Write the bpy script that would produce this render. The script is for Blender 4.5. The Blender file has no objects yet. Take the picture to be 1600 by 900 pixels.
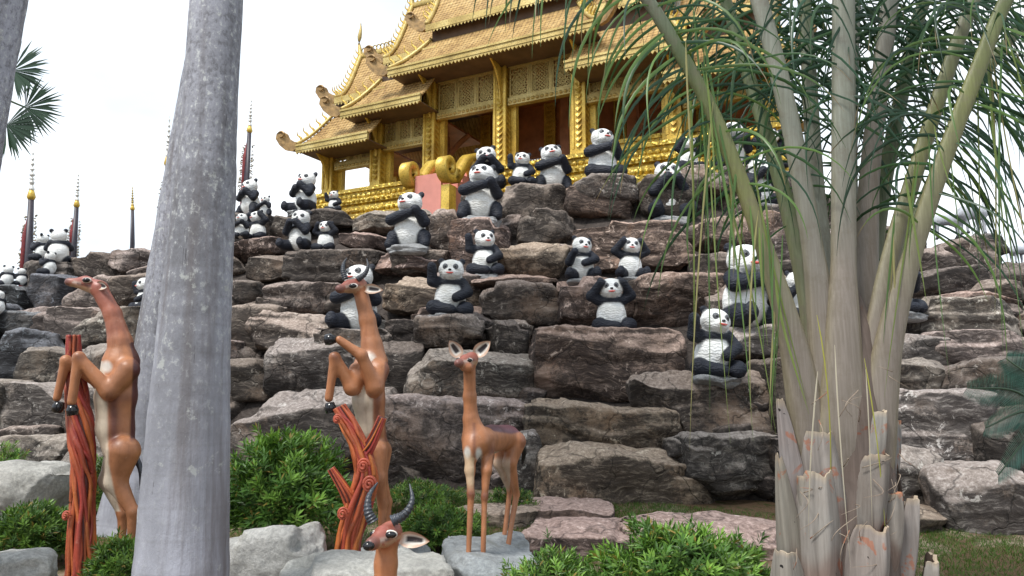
import bpy, math, random
import numpy as np
from mathutils import Vector, Matrix, Euler
from mathutils.bvhtree import BVHTree

# ------------------------------------------------------------------ camera, sky, sun, exposure
FPX = 1150.0                      # focal length in pixels of the 1600 px wide photograph
PITCH = math.radians(8.0)
CAM = np.array([0.0, 0.0, 1.6])
scene = bpy.context.scene
col = scene.collection
cam_d = bpy.data.cameras.new('camera'); cam = bpy.data.objects.new('camera', cam_d); col.objects.link(cam)
cam_d.sensor_width = 36.0; cam_d.lens = 36.0 * FPX / 1600.0
cam_d.clip_start = 0.05; cam_d.clip_end = 2000.0
cam.location = CAM.tolist(); cam.rotation_euler = (math.radians(90) + PITCH, 0, 0)
scene.camera = cam

SUN_EL, SUN_AZ = math.radians(58), math.radians(-140)   # azimuth from +Y towards +X
world = bpy.data.worlds.new('World'); scene.world = world; world.use_nodes = True
wt = world.node_tree; wt.nodes.clear()
w_out = wt.nodes.new('ShaderNodeOutputWorld'); w_bg = wt.nodes.new('ShaderNodeBackground')
w_sky = wt.nodes.new('ShaderNodeTexSky'); w_sky.sky_type = 'NISHITA'; w_sky.sun_disc = False
w_sky.sun_elevation = SUN_EL; w_sky.sun_rotation = SUN_AZ
w_tc = wt.nodes.new('ShaderNodeTexCoord'); w_map = wt.nodes.new('ShaderNodeMapping')
w_map.inputs['Scale'].default_value = (1.0, 1.0, 2.4)
w_no = wt.nodes.new('ShaderNodeTexNoise'); w_no.inputs['Scale'].default_value = 1.7
w_no.inputs['Detail'].default_value = 5; w_no.inputs['Roughness'].default_value = 0.5
w_rp = wt.nodes.new('ShaderNodeValToRGB')
w_rp.color_ramp.elements[0].position = 0.42; w_rp.color_ramp.elements[0].color = (0.31, 0.36, 0.41, 1)
w_rp.color_ramp.elements[1].position = 0.70; w_rp.color_ramp.elements[1].color = (0.55, 0.56, 0.572, 1)
w_sc = wt.nodes.new('ShaderNodeVectorMath'); w_sc.operation = 'SCALE'; w_sc.inputs['Scale'].default_value = 9.6
w_mx = wt.nodes.new('ShaderNodeMix'); w_mx.data_type = 'RGBA'; w_mx.inputs[0].default_value = 0.94
wt.links.new(w_tc.outputs['Generated'], w_map.inputs['Vector']); wt.links.new(w_map.outputs[0], w_no.inputs['Vector'])
wt.links.new(w_no.outputs['Fac'], w_rp.inputs[0]); wt.links.new(w_rp.outputs[0], w_sc.inputs[0])
wt.links.new(w_sky.outputs[0], w_mx.inputs[6]); wt.links.new(w_sc.outputs[0], w_mx.inputs[7])
wt.links.new(w_mx.outputs[2], w_bg.inputs['Color']); w_bg.inputs['Strength'].default_value = 0.1
wt.links.new(w_bg.outputs[0], w_out.inputs['Surface'])

sun_d = bpy.data.lights.new('sun', 'SUN'); sun_d.energy = 1.5; sun_d.angle = math.radians(14); sun_d.color = (1.0, 0.965, 0.91)
sun = bpy.data.objects.new('sun', sun_d); col.objects.link(sun)
_sd = Vector((math.sin(SUN_AZ) * math.cos(SUN_EL), math.cos(SUN_AZ) * math.cos(SUN_EL), math.sin(SUN_EL)))
sun.rotation_euler = _sd.to_track_quat('Z', 'Y').to_euler(); sun.location = (-10, -10, 30)

vs = scene.view_settings
vs.view_transform = 'Standard'; vs.look = 'None'; vs.gamma = 1.0; vs.exposure = 1.56; vs.use_curve_mapping = False
scene.cycles.max_bounces = 6; scene.cycles.transparent_max_bounces = 6
RNG = random.Random(7)

# ------------------------------------------------------------------ measuring the photograph
def ray(px, py):
    u = (px - 800) / FPX; v = (450 - py) / FPX
    return np.array([u, math.cos(PITCH) - math.sin(PITCH) * v, math.sin(PITCH) + math.cos(PITCH) * v])
def at(px, py, Y):
    d = ray(px, py); return CAM + d * (Y / d[1])

def proj(V):
    p = np.atleast_2d(V) - CAM; c, s = math.cos(PITCH), math.sin(PITCH); d = p[:, 1] * c + p[:, 2] * s
    return 800 + FPX * p[:, 0] / d, 450 - FPX * (p[:, 2] * c - p[:, 1] * s) / d

# ------------------------------------------------------------------ numeric helpers
def _hash(i, j, k, s):
    n = (i * 374761393 + j * 668265263 + k * 2147483647 + s * 974634777) & 0xFFFFFFFF
    n = ((n ^ (n >> 13)) * 1274126177) & 0xFFFFFFFF
    n = ((n ^ (n >> 16)) * 2246822519) & 0xFFFFFFFF
    return ((n ^ (n >> 15)) & 0xFFFFFF) / float(0x7FFFFF) - 1.0
def vnoise(P, seed=0):
    I = np.floor(P).astype(np.int64); F = P - I; U = F * F * (3 - 2 * F)
    r = 0
    for a in (0, 1):
        wa = U[:, 0] if a else 1 - U[:, 0]
        for b in (0, 1):
            wb = U[:, 1] if b else 1 - U[:, 1]
            for c in (0, 1):
                wc = U[:, 2] if c else 1 - U[:, 2]
                r = r + wa * wb * wc * _hash(I[:, 0] + a, I[:, 1] + b, I[:, 2] + c, seed)
    return r
def fbm(P, octv=4, seed=0, gain=0.5):
    r = 0; a = 1.0; t = 0
    for o in range(octv):
        r = r + a * vnoise(P * (2.03 ** o) + 17.3 * o, seed + o); t += a; a *= gain
    return r / t
def unit(v):
    v = np.asarray(v, float); n = np.linalg.norm(v, axis=-1, keepdims=True); return v / np.maximum(n, 1e-9)
def catmull(pts, n):
    P = np.asarray(pts, float)
    if len(P) == 2: return P[0] + (P[1] - P[0]) * np.linspace(0, 1, n)[:, None]
    E = np.vstack([2 * P[0] - P[1], P, 2 * P[-1] - P[-2]]); m = len(P) - 1
    t = np.linspace(0, m, n); i = np.minimum(t.astype(int), m - 1); f = (t - i)[:, None]
    a, b, c, d = E[i], E[i + 1], E[i + 2], E[i + 3]
    return 0.5 * (2 * b + (c - a) * f + (2 * a - 5 * b + 4 * c - d) * f ** 2 + (3 * b - a - 3 * c + d) * f ** 3)

# ------------------------------------------------------------------ mesh collecting
class MB:
    def __init__(s): s.V = []; s.Q = []; s.T = []; s.C = []; s.n = 0
    def add(s, V, Q=None, T=None, C=None):
        V = np.asarray(V, float).reshape(-1, 3)
        if Q is not None and len(Q): s.Q.append(np.asarray(Q, np.int64).reshape(-1, 4) + s.n)
        if T is not None and len(T): s.T.append(np.asarray(T, np.int64).reshape(-1, 3) + s.n)
        if C is not None:
            C = np.asarray(C, float)
            s.C.append(np.broadcast_to(C, (len(V), 3)))
        s.V.append(V); s.n += len(V); return s
    BQ = np.array([[0, 3, 2, 1], [4, 5, 6, 7], [0, 1, 5, 4], [1, 2, 6, 5], [2, 3, 7, 6], [3, 0, 4, 7]])
    def box(s, x0, x1, y0, y1, z0, z1, f=None, C=None):
        V = np.array([[x0, y0, z0], [x1, y0, z0], [x1, y1, z0], [x0, y1, z0], [x0, y0, z1], [x1, y0, z1], [x1, y1, z1], [x0, y1, z1]], float)
        if f: V = f(V)
        return s.add(V, s.BQ, C=C)
    def tube(s, path, rad, seg=10, cap=True, flat=None, up=(0, 0, 1), C=None, twist=0.0):
        P = np.asarray(path, float); n = len(P); R = np.broadcast_to(np.asarray(rad, float), (n,))
        T = unit(np.gradient(P, axis=0)); up = np.asarray(up, float)
        A = np.cross(T, up); bad = np.linalg.norm(A, axis=1) < 1e-3
        A[bad] = np.cross(T[bad], [0.0, 1.0, 0.0]) if bad.any() else A[bad]
        A = unit(A); B = unit(np.cross(A, T)); 
        a = np.linspace(0, 2 * math.pi, seg, endpoint=False)[None] + twist * np.linspace(0, 1, n)[:, None]
        fl = 1.0 if flat is None else flat
        V = P[:, None] + R[:, None, None] * (np.cos(a)[..., None] * A[:, None] + fl * np.sin(a)[..., None] * B[:, None])
        i = np.arange(n - 1)[:, None] * seg; j = np.arange(seg)[None]; k = (j + 1) % seg
        Q = np.stack([i + j, i + k, i + seg + k, i + seg + j], -1).reshape(-1, 4)
        V = V.reshape(-1, 3); T3 = []
        if cap:
            c0, c1 = len(V), len(V) + 1; V = np.vstack([V, P[0], P[-1]])
            jj = np.arange(seg); kk = (jj + 1) % seg
            T3 = np.vstack([np.stack([np.full(seg, c0), kk, jj], 1), np.stack([np.full(seg, c1), (n - 1) * seg + jj, (n - 1) * seg + kk], 1)])
        return s.add(V, Q, T3, C)
    def ball(s, c, r, nu=10, nv=7, C=None, R=None):
        u = np.linspace(0, 2 * math.pi, nu, endpoint=False); v = np.linspace(-math.pi / 2, math.pi / 2, nv)
        vv, uu = np.meshgrid(v, u, indexing='ij')
        P = np.stack([np.cos(vv) * np.cos(uu), np.cos(vv) * np.sin(uu), np.sin(vv)], -1).reshape(-1, 3) * np.asarray(r, float)
        if R is not None: P = P @ np.asarray(R).T
        P = P + np.asarray(c, float)
        i = np.arange(nv - 1)[:, None] * nu; j = np.arange(nu)[None]; k = (j + 1) % nu
        return s.add(P, np.stack([i + j, i + k, i + nu + k, i + nu + j], -1).reshape(-1, 4), C=C)
    def plate(s, poly, d, C=None):
        """closed polygon (n,3) extruded by vector d, fan caps from the centroid"""
        P = np.asarray(poly, float); n = len(P); d = np.asarray(d, float)
        V = np.vstack([P, P + d, P.mean(0), P.mean(0) + d]); j = np.arange(n); k = (j + 1) % n
        T = np.vstack([np.stack([np.full(n, 2 * n), k, j], 1), np.stack([np.full(n, 2 * n + 1), n + j, n + k], 1)])
        return s.add(V, np.stack([j, k, n + k, n + j], 1), T, C)
    def sheet(s, G, C=None):
        """grid (a,b,3) of points -> quads"""
        G = np.asarray(G, float); a, b = G.shape[:2]
        i = np.arange(a - 1)[:, None] * b; j = np.arange(b - 1)[None]
        return s.add(G.reshape(-1, 3), np.stack([i + j, i + j + 1, i + b + j + 1, i + b + j], -1).reshape(-1, 4), C=C)
    def mesh(s, name, smooth=True, off=None):
        V = np.vstack(s.V)
        if off is not None: V = V - np.asarray(off)
        me = bpy.data.meshes.new(name); me.vertices.add(len(V)); me.vertices.foreach_set('co', V.astype(np.float32).ravel())
        Q = np.vstack(s.Q) if s.Q else np.zeros((0, 4), np.int64); T = np.vstack(s.T) if s.T else np.zeros((0, 3), np.int64)
        loops = np.concatenate([Q.ravel(), T.ravel()]); me.loops.add(len(loops)); me.loops.foreach_set('vertex_index', loops.astype(np.int32))
        nq, nt = len(Q), len(T); me.polygons.add(nq + nt)
        st = np.concatenate([np.arange(nq) * 4, nq * 4 + np.arange(nt) * 3]).astype(np.int32)
        me.polygons.foreach_set('loop_start', st)
        me.polygons.foreach_set('use_smooth', np.full(nq + nt, bool(smooth)))
        if s.C:
            C = np.vstack(s.C); at_ = me.color_attributes.new('Col', 'FLOAT_COLOR', 'POINT')
            at_.data.foreach_set('color', np.hstack([C, np.ones((len(C), 1))]).astype(np.float32).ravel())
        me.update(calc_edges=True); me.validate(); return me

ORG = {}
def link(name, data, mat=None, parent=None, loc=None):
    o = bpy.data.objects.new(name, data); col.objects.link(o)
    if mat is not None and data is not None and not data.materials: data.materials.append(mat)
    if parent is not None: o.parent = parent
    if loc is not None: o.location = [float(c) for c in loc]
    return o
def tag(o, label=None, cat=None, group=None, kind=None):
    if label: o['label'] = label
    if cat: o['category'] = cat
    if group: o['group'] = group
    if kind: o['kind'] = kind
    return o
def thing(name, label, cat, loc=(0, 0, 0), group=None):
    o = link(name, None, loc=loc); o.empty_display_size = 0.1; ORG[o] = np.asarray(loc, float)
    return tag(o, label, cat, group)
def part(name, mb, mat, parent, smooth=True, origin=None):
    """world-space mesh under a thing whose empty stands at ORG[parent] without rotation; origin = own pivot"""
    base = ORG.get(parent, np.zeros(3)); org = base if origin is None else np.asarray(origin, float)
    o = link(name, mb.mesh(name, smooth, org), mat, parent, (org - base)); ORG[o] = org; return o
def solo(name, mb, mat, loc, label=None, cat=None, group=None, kind=None, smooth=True):
    o = link(name, mb.mesh(name, smooth, loc), mat, None, loc); ORG[o] = np.asarray(loc, float)
    return tag(o, label, cat, group, kind)

# ------------------------------------------------------------------ signed-distance sculpting
def sd_cap(P, a, b, ra, rb):
    a = np.asarray(a, float); b = np.asarray(b, float); ab = b - a
    t = np.clip(((P - a) @ ab) / max(ab @ ab, 1e-9), 0, 1)
    return np.linalg.norm(P - a - t[:, None] * ab, axis=1) - (ra + (rb - ra) * t)
def sd_ell(P, c, r, R=None):
    q = P - np.asarray(c, float)
    if R is not None: q = q @ np.asarray(R)
    r = np.asarray(r, float); k0 = np.linalg.norm(q / r, axis=1); k1 = np.linalg.norm(q / (r * r), axis=1)
    return k0 * (k0 - 1) / np.maximum(k1, 1e-6)
def prim_d(P, p):
    return sd_cap(P, *p[1:5]) if p[0] == 'c' else sd_ell(P, *p[1:4])
def prim_box(p):
    if p[0] == 'c':
        a, b = np.asarray(p[1], float), np.asarray(p[2], float); r = max(p[3], p[4])
        return np.minimum(a, b) - r, np.maximum(a, b) + r
    c = np.asarray(p[1], float); r = max(p[2]) if p[3] is not None else np.asarray(p[2], float)
    return c - r, c + r
def sculpt(prims, h, k=0.02, noise=None, colfn=None, sig=0.01):
    """prims: ('c',a,b,ra,rb,colour) or ('e',centre,radii,R,colour); smooth union -> MB with vertex colours"""
    lo = np.min([prim_box(p)[0] for p in prims], 0) - 4 * h; hi = np.max([prim_box(p)[1] for p in prims], 0) + 4 * h
    n = np.ceil((hi - lo) / h).astype(int) + 1
    ax = [lo[i] + h * np.arange(n[i]) for i in range(3)]
    F = np.full(n, 0.2)
    for p in prims:
        bl, bh = prim_box(p); m = 6 * h + 3 * k
        i0 = np.maximum(((bl - m - lo) / h).astype(int), 0); i1 = np.minimum(((bh + m - lo) / h).astype(int) + 2, n)
        G = np.stack(np.meshgrid(*[ax[i][i0[i]:i1[i]] for i in range(3)], indexing='ij'), -1).reshape(-1, 3)
        d = prim_d(G, p).reshape(i1 - i0); S = F[i0[0]:i1[0], i0[1]:i1[1], i0[2]:i1[2]]
        e = np.maximum(k - np.abs(S - d), 0) / k
        F[i0[0]:i1[0], i0[1]:i1[1], i0[2]:i1[2]] = np.minimum(S, d) - e * e * k * 0.25
    ins = F < 0
    c8 = sum(ins[a:n[0] - 1 + a, b:n[1] - 1 + b, c:n[2] - 1 + c].astype(np.int8) for a in (0, 1) for b in (0, 1) for c in (0, 1))
    act = (c8 > 0) & (c8 < 8); I = np.argwhere(act); idx = np.full(act.shape, -1, np.int64); idx[act] = np.arange(len(I))
    S = np.zeros((len(I), 3)); W = np.zeros(len(I))
    for axis in range(3):
        o1, o2 = [q for q in range(3) if q != axis]
        for a in (0, 1):
            for b in (0, 1):
                e = np.zeros(3, int); e[o1] = a; e[o2] = b; e2 = e.copy(); e2[axis] = 1
                A = I + e; B = I + e2; fa = F[A[:, 0], A[:, 1], A[:, 2]]; fb = F[B[:, 0], B[:, 1], B[:, 2]]
                cr = (fa < 0) != (fb < 0); t = np.where(cr, fa / np.where(cr, fa - fb, 1), 0)
                S += np.where(cr[:, None], A + t[:, None] * (B - A), 0); W += cr
    V = lo + h * (S / W[:, None])
    Q = []
    for axis in range(3):
        o1, o2 = (axis + 1) % 3, (axis + 2) % 3
        sl = [slice(None)] * 3; sl2 = [slice(None)] * 3; sl[axis] = slice(0, -1); sl2[axis] = slice(1, None)
        x = ins[tuple(sl)]; y = ins[tuple(sl2)]; E = np.argwhere(x != y)
        E = E[(E[:, o1] > 0) & (E[:, o2] > 0) & (E[:, o1] < n[o1] - 1) & (E[:, o2] < n[o2] - 1)]
        fl = x[E[:, 0], E[:, 1], E[:, 2]]
        d1 = np.zeros(3, int); d1[o1] = 1; d2 = np.zeros(3, int); d2[o2] = 1
        g = lambda M: idx[M[:, 0], M[:, 1], M[:, 2]]
        q = np.stack([g(E - d1 - d2), g(E - d2), g(E), g(E - d1)], 1)
        q[~fl] = q[~fl][:, ::-1]; Q.append(q)
    Q = np.vstack(Q)
    D = np.stack([prim_d(V, p) for p in prims], 1); Wt = np.exp(-(D - D.min(1, keepdims=True)) / sig)
    C = (Wt @ np.array([p[5] if p[0] == 'c' else p[4] for p in prims])) / Wt.sum(1, keepdims=True)
    if colfn is not None: C = colfn(V, C, D)
    if noise is not None:
        N = np.zeros_like(V); e = h * 0.7
        for a in range(3):
            dv = np.zeros(3); dv[a] = e
            N[:, a] = np.min([prim_d(V + dv, p) for p in prims], 0) - np.min([prim_d(V - dv, p) for p in prims], 0)
        V = V + unit(N) * noise(V)[:, None]
    mb = MB(); mb.add(V, Q, C=np.clip(C, 0, 1)); return mb

# ------------------------------------------------------------------ materials
class NT:
    def __init__(s, name, rough=0.6, metal=0.0, spec=0.5):
        s.m = bpy.data.materials.new(name); s.m.use_nodes = True; s.t = s.m.node_tree
        s.b = s.t.nodes['Principled BSDF']; s.b.inputs['Roughness'].default_value = rough
        s.b.inputs['Metallic'].default_value = metal; s.b.inputs['Specular IOR Level'].default_value = spec
    def n(s, typ, ins=None, **pr):
        nd = s.t.nodes.new('ShaderNode' + typ)
        for k, v in pr.items(): setattr(nd, k, v)
        for k, v in (ins or {}).items(): s.put(nd.inputs[k], v)
        return nd
    def put(s, sock, v):
        if isinstance(v, bpy.types.NodeSocket): s.t.links.new(v, sock)
        else:
            if hasattr(sock.default_value, '__len__') and len(sock.default_value) == 4 and hasattr(v, '__len__') and len(v) == 3: v = (*v, 1)
            sock.default_value = v
    def co(s, kind='Object', scale=(1, 1, 1), rnd=False):
        c = s.n('TexCoord').outputs[kind]
        if rnd:
            r = s.n('ObjectInfo').outputs['Random']
            a = s.n('VectorMath', {0: (37.0, 91.0, 53.0)}, operation='SCALE'); s.put(a.inputs['Scale'], r)
            c = s.n('VectorMath', {0: c, 1: a.outputs[0]}, operation='ADD').outputs[0]
        if tuple(scale) != (1, 1, 1): c = s.n('Mapping', {'Vector': c, 'Scale': scale}).outputs[0]
        return c
    def noise(s, vec, scale, detail=4, rough=0.55, dist=0.0):
        return s.n('TexNoise', {'Vector': vec, 'Scale': scale, 'Detail': detail, 'Roughness': rough, 'Distortion': dist}).outputs['Fac']
    def voro(s, vec, scale, feature='F1', out='Distance', rand=1.0):
        return s.n('TexVoronoi', {'Vector': vec, 'Scale': scale, 'Randomness': rand}, feature=feature).outputs[out]
    def ramp(s, fac, stops, interp='LINEAR'):
        r = s.n('ValToRGB', {0: fac}); cr = r.color_ramp; cr.interpolation = interp
        while len(cr.elements) < len(stops): cr.elements.new(0.5)
        for e, (p, c) in zip(cr.elements, stops):
            e.position = p; e.color = (c, c, c, 1) if not hasattr(c, '__len__') else (*c[:3], 1)
        return r.outputs[0]
    def mix(s, fac, a, b, blend='MIX'):
        m = s.n('Mix', data_type='RGBA', blend_type=blend); s.put(m.inputs[0], fac); s.put(m.inputs[6], a); s.put(m.inputs[7], b)
        return m.outputs[2]
    def math(s, op, a, b=0.0, clamp=False):
        m = s.n('Math', {0: a, 1: b}, operation=op, use_clamp=clamp); return m.outputs[0]
    def bump(s, h, strength=0.5, dist=0.02, prev=None):
        b = s.n('Bump', {'Height': h, 'Strength': strength, 'Distance': dist})
        if prev is not None: s.put(b.inputs['Normal'], prev)
        return b.outputs[0]
    def done(s, color=None, normal=None, rough=None):
        if color is not None: s.put(s.b.inputs['Base Color'], color)
        if normal is not None: s.put(s.b.inputs['Normal'], normal)
        if rough is not None: s.put(s.b.inputs['Roughness'], rough)
        return s.m
MAT = {}
def plain(name, c, rough=0.6, metal=0.0, spec=0.5, var=0.15, scale=8.0, bump=0.0):
    g = NT(name, rough, metal, spec); v = g.co('Object', rnd=True); f = g.noise(v, scale, 5)
    a = tuple(max(0, x * (1 - var)) for x in c); b = tuple(min(1, x * (1 + var)) for x in c)
    MAT[name] = g.done(g.ramp(f, [(0.3, a), (0.7, b)]), g.bump(f, bump, 0.02) if bump else None); return MAT[name]
# ------------------------------------------------------------------ materials of the place
def rock_material():
    g = NT('weathered_rock', 0.85, 0, 0.3)
    base = g.co('Object', rnd=True); oi = g.n('ObjectInfo')
    warp = g.noise(base, 1.3, 3)
    wv = g.n('VectorMath', {0: base, 1: g.n('VectorMath', {0: g.n('CombineXYZ', {'Z': warp}).outputs[0], 'Scale': 0.5}, operation='SCALE').outputs[0]}, operation='ADD').outputs[0]
    s1 = g.noise(g.n('Mapping', {'Vector': wv, 'Scale': (0.7, 0.7, 5.0)}).outputs[0], 1.3, 8, 0.66, 0.35)
    s2 = g.noise(g.n('Mapping', {'Vector': base, 'Scale': (1.3, 1.3, 2.2)}).outputs[0], 2.2, 9, 0.68, 0.6)
    rsel = g.ramp(oi.outputs['Random'], [(0.25, 0.15), (0.75, 0.85)])
    strata = g.math('ADD', g.math('MULTIPLY', s1, rsel), g.math('MULTIPLY', s2, g.math('SUBTRACT', 1.0, rsel)))
    fine = g.noise(g.n('Mapping', {'Vector': wv, 'Scale': (3.5, 3.5, 17.0)}).outputs[0], 1.6, 7, 0.75, 0.3)
    grit = g.noise(base, 22.0, 8, 0.75)
    patch = g.noise(base, 1.5, 6, 0.62, 0.4)
    c = g.ramp(strata, [(0.34, (0.026, 0.023, 0.02)), (0.45, (0.09, 0.079, 0.071)), (0.54, (0.19, 0.168, 0.15)), (0.66, (0.43, 0.40, 0.37))])
    warm = g.ramp(g.noise(base, 0.9, 4), [(0.45, 0.0), (0.62, 1.0)])
    c = g.mix(g.math('MULTIPLY', warm, 0.3), c, g.mix(strata, (0.12, 0.062, 0.035), (0.40, 0.27, 0.18)))
    # black algae crust in ragged patches, thinned where the surface faces up
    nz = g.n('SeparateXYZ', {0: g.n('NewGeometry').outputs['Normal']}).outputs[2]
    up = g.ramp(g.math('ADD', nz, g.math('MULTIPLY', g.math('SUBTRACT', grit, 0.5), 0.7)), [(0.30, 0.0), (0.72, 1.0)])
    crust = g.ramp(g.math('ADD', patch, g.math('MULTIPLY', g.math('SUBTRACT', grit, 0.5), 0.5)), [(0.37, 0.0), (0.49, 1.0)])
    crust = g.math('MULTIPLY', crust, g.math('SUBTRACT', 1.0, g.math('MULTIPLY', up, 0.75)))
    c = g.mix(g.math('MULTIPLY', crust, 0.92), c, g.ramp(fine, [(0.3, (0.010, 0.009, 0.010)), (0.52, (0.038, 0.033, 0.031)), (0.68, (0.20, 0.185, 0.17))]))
    # paler speckled tone blended in where the surface faces up
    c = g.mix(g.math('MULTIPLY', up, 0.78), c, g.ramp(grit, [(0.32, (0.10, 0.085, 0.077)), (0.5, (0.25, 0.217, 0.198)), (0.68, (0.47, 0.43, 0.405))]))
    # pale lichen
    lich = g.math('MULTIPLY', g.ramp(g.noise(base, 9.0, 8, 0.72, 0.8), [(0.57, 0.0), (0.63, 1.0)]), g.ramp(g.noise(base, 1.9, 3), [(0.48, 0.0), (0.60, 1.0)]))
    c = g.mix(g.math('MULTIPLY', lich, 0.75), c, (0.52, 0.50, 0.47))
    crack = g.ramp(g.voro(g.n('VectorMath', {0: wv, 1: g.n('VectorMath', {0: g.n('TexNoise', {'Vector': base, 'Scale': 3.0, 'Detail': 4}).outputs['Color'], 'Scale': 0.5}, operation='SCALE').outputs[0]}, operation='ADD').outputs[0], 1.3, 'DISTANCE_TO_EDGE'), [(0.0, 0.0), (0.022, 1.0)])
    c = g.mix(g.math('MULTIPLY', g.math('SUBTRACT', 1.0, crack), 0.55), c, (0.012, 0.011, 0.01))
    c = g.mix(1.0, c, oi.outputs['Color'], 'MULTIPLY')
    h = g.math('ADD', g.math('MULTIPLY', strata, 0.8), g.math('ADD', g.math('MULTIPLY', fine, 0.35), g.math('MULTIPLY', grit, 0.3)))
    h = g.math('ADD', h, g.math('MULTIPLY', crack, 0.25))
    nb = g.bump(h, 0.9, 0.055)
    MAT['rock'] = g.done(c, nb)
def stone_material():
    g = NT('grey_granite', 0.8, 0, 0.35); base = g.co('Object', rnd=True); oi = g.n('ObjectInfo')
    a = g.noise(base, 2.2, 9, 0.68); b = g.noise(base, 30, 8, 0.8)
    c = g.ramp(a, [(0.3, (0.25, 0.245, 0.235)), (0.55, (0.42, 0.415, 0.40)), (0.75, (0.56, 0.555, 0.54))])
    c = g.mix(g.ramp(b, [(0.42, 0.55), (0.6, 0.0)]), c, (0.15, 0.15, 0.15))
    st = g.ramp(g.noise(base, 3.4, 7, 0.7, 0.5), [(0.56, 0.0), (0.68, 0.6)])
    c = g.mix(st, c, (0.20, 0.19, 0.16)); c = g.mix(1.0, c, oi.outputs['Color'], 'MULTIPLY')
    MAT['stone'] = g.done(c, g.bump(g.math('ADD', a, g.math('MULTIPLY', b, 0.5)), 1.0, 0.05))
    g = NT('rough_cement', 0.9, 0, 0.2); base = g.co('Object', rnd=True); a = g.noise(base, 12, 8, 0.75)
    MAT['cement'] = g.done(g.ramp(a, [(0.3, (0.16, 0.165, 0.17)), (0.6, (0.36, 0.365, 0.37)), (0.75, (0.55, 0.55, 0.55))]), g.bump(a, 1.0, 0.05))
def ground_material():
    g = NT('garden_soil', 0.95, 0, 0.15); base = g.co('Object')
    a = g.noise(base, 1.1, 5, 0.6); b = g.noise(base, 9, 7, 0.7); d = g.noise(base, 45, 4, 0.7)
    soil = g.mix(d, (0.055, 0.030, 0.016), (0.26, 0.17, 0.105)); tan = g.mix(d, (0.24, 0.18, 0.12), (0.46, 0.38, 0.29))
    c = g.mix(g.ramp(a, [(0.50, 0.0), (0.60, 1.0)]), soil, tan)
    c = g.mix(g.ramp(b, [(0.5, 0.0), (0.62, 0.8)]), c, (0.045, 0.075, 0.016))
    MAT['ground'] = g.done(c, g.bump(g.math('ADD', b, d), 0.8, 0.04))
def painted(name, rough=0.4, bs=30, bstr=0.25, var=0.12, coat=0.0):
    g = NT(name, rough); c = g.n('Attribute', attribute_name='Col').outputs['Color']; base = g.co('Object', rnd=True)
    f = g.noise(base, 7, 6, 0.65); fine = g.noise(base, bs, 5, 0.6)
    lo = 1 - var * 1.6
    c = g.mix(1.0, c, g.ramp(f, [(0.3, (lo, lo, lo)), (0.7, (1, 1, 1))]), 'MULTIPLY')
    wear = g.ramp(g.noise(base, 16, 8, 0.75), [(0.60, 0.0), (0.68, var * 1.6)]); c = g.mix(wear, c, g.mix(0.5, c, (0.55, 0.42, 0.32)))
    drip = g.noise(g.n('Mapping', {'Vector': base, 'Scale': (14, 14, 1.6)}).outputs[0], 1.4, 5, 0.6); c = g.mix(g.ramp(drip, [(0.52, 0.0), (0.70, 0.42)]), c, g.mix(1.0, c, (0.45, 0.36, 0.32), 'MULTIPLY'))
    if coat: g.b.inputs['Coat Weight'].default_value = coat; g.b.inputs['Coat Roughness'].default_value = 0.25
    MAT[name] = g.done(c, g.bump(fine, bstr, 0.01)); return MAT[name]
def panda_material():
    g = NT('painted_fur', 0.6, 0, 0.3); c = g.n('Attribute', attribute_name='Col').outputs['Color']; base = g.co('Object')
    wv = g.n('TexWave', {'Vector': base, 'Scale': 7.0, 'Distortion': 9.0, 'Detail': 3.0, 'Detail Scale': 2.4}, bands_direction='Z').outputs['Fac']
    f = g.noise(g.co('Object', (9, 9, 30)), 1.0, 4, 0.6); dirt = g.noise(g.co('Object', rnd=True), 3.2, 6, 0.7)
    c = g.mix(g.ramp(dirt, [(0.46, 0.0), (0.66, 0.6)]), c, g.mix(1.0, c, (0.58, 0.56, 0.50), 'MULTIPLY'))
    MAT['panda'] = g.done(c, g.bump(g.math('ADD', g.math('MULTIPLY', wv, 0.6), g.math('MULTIPLY', f, 1.0)), 0.5, 0.02))
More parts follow.
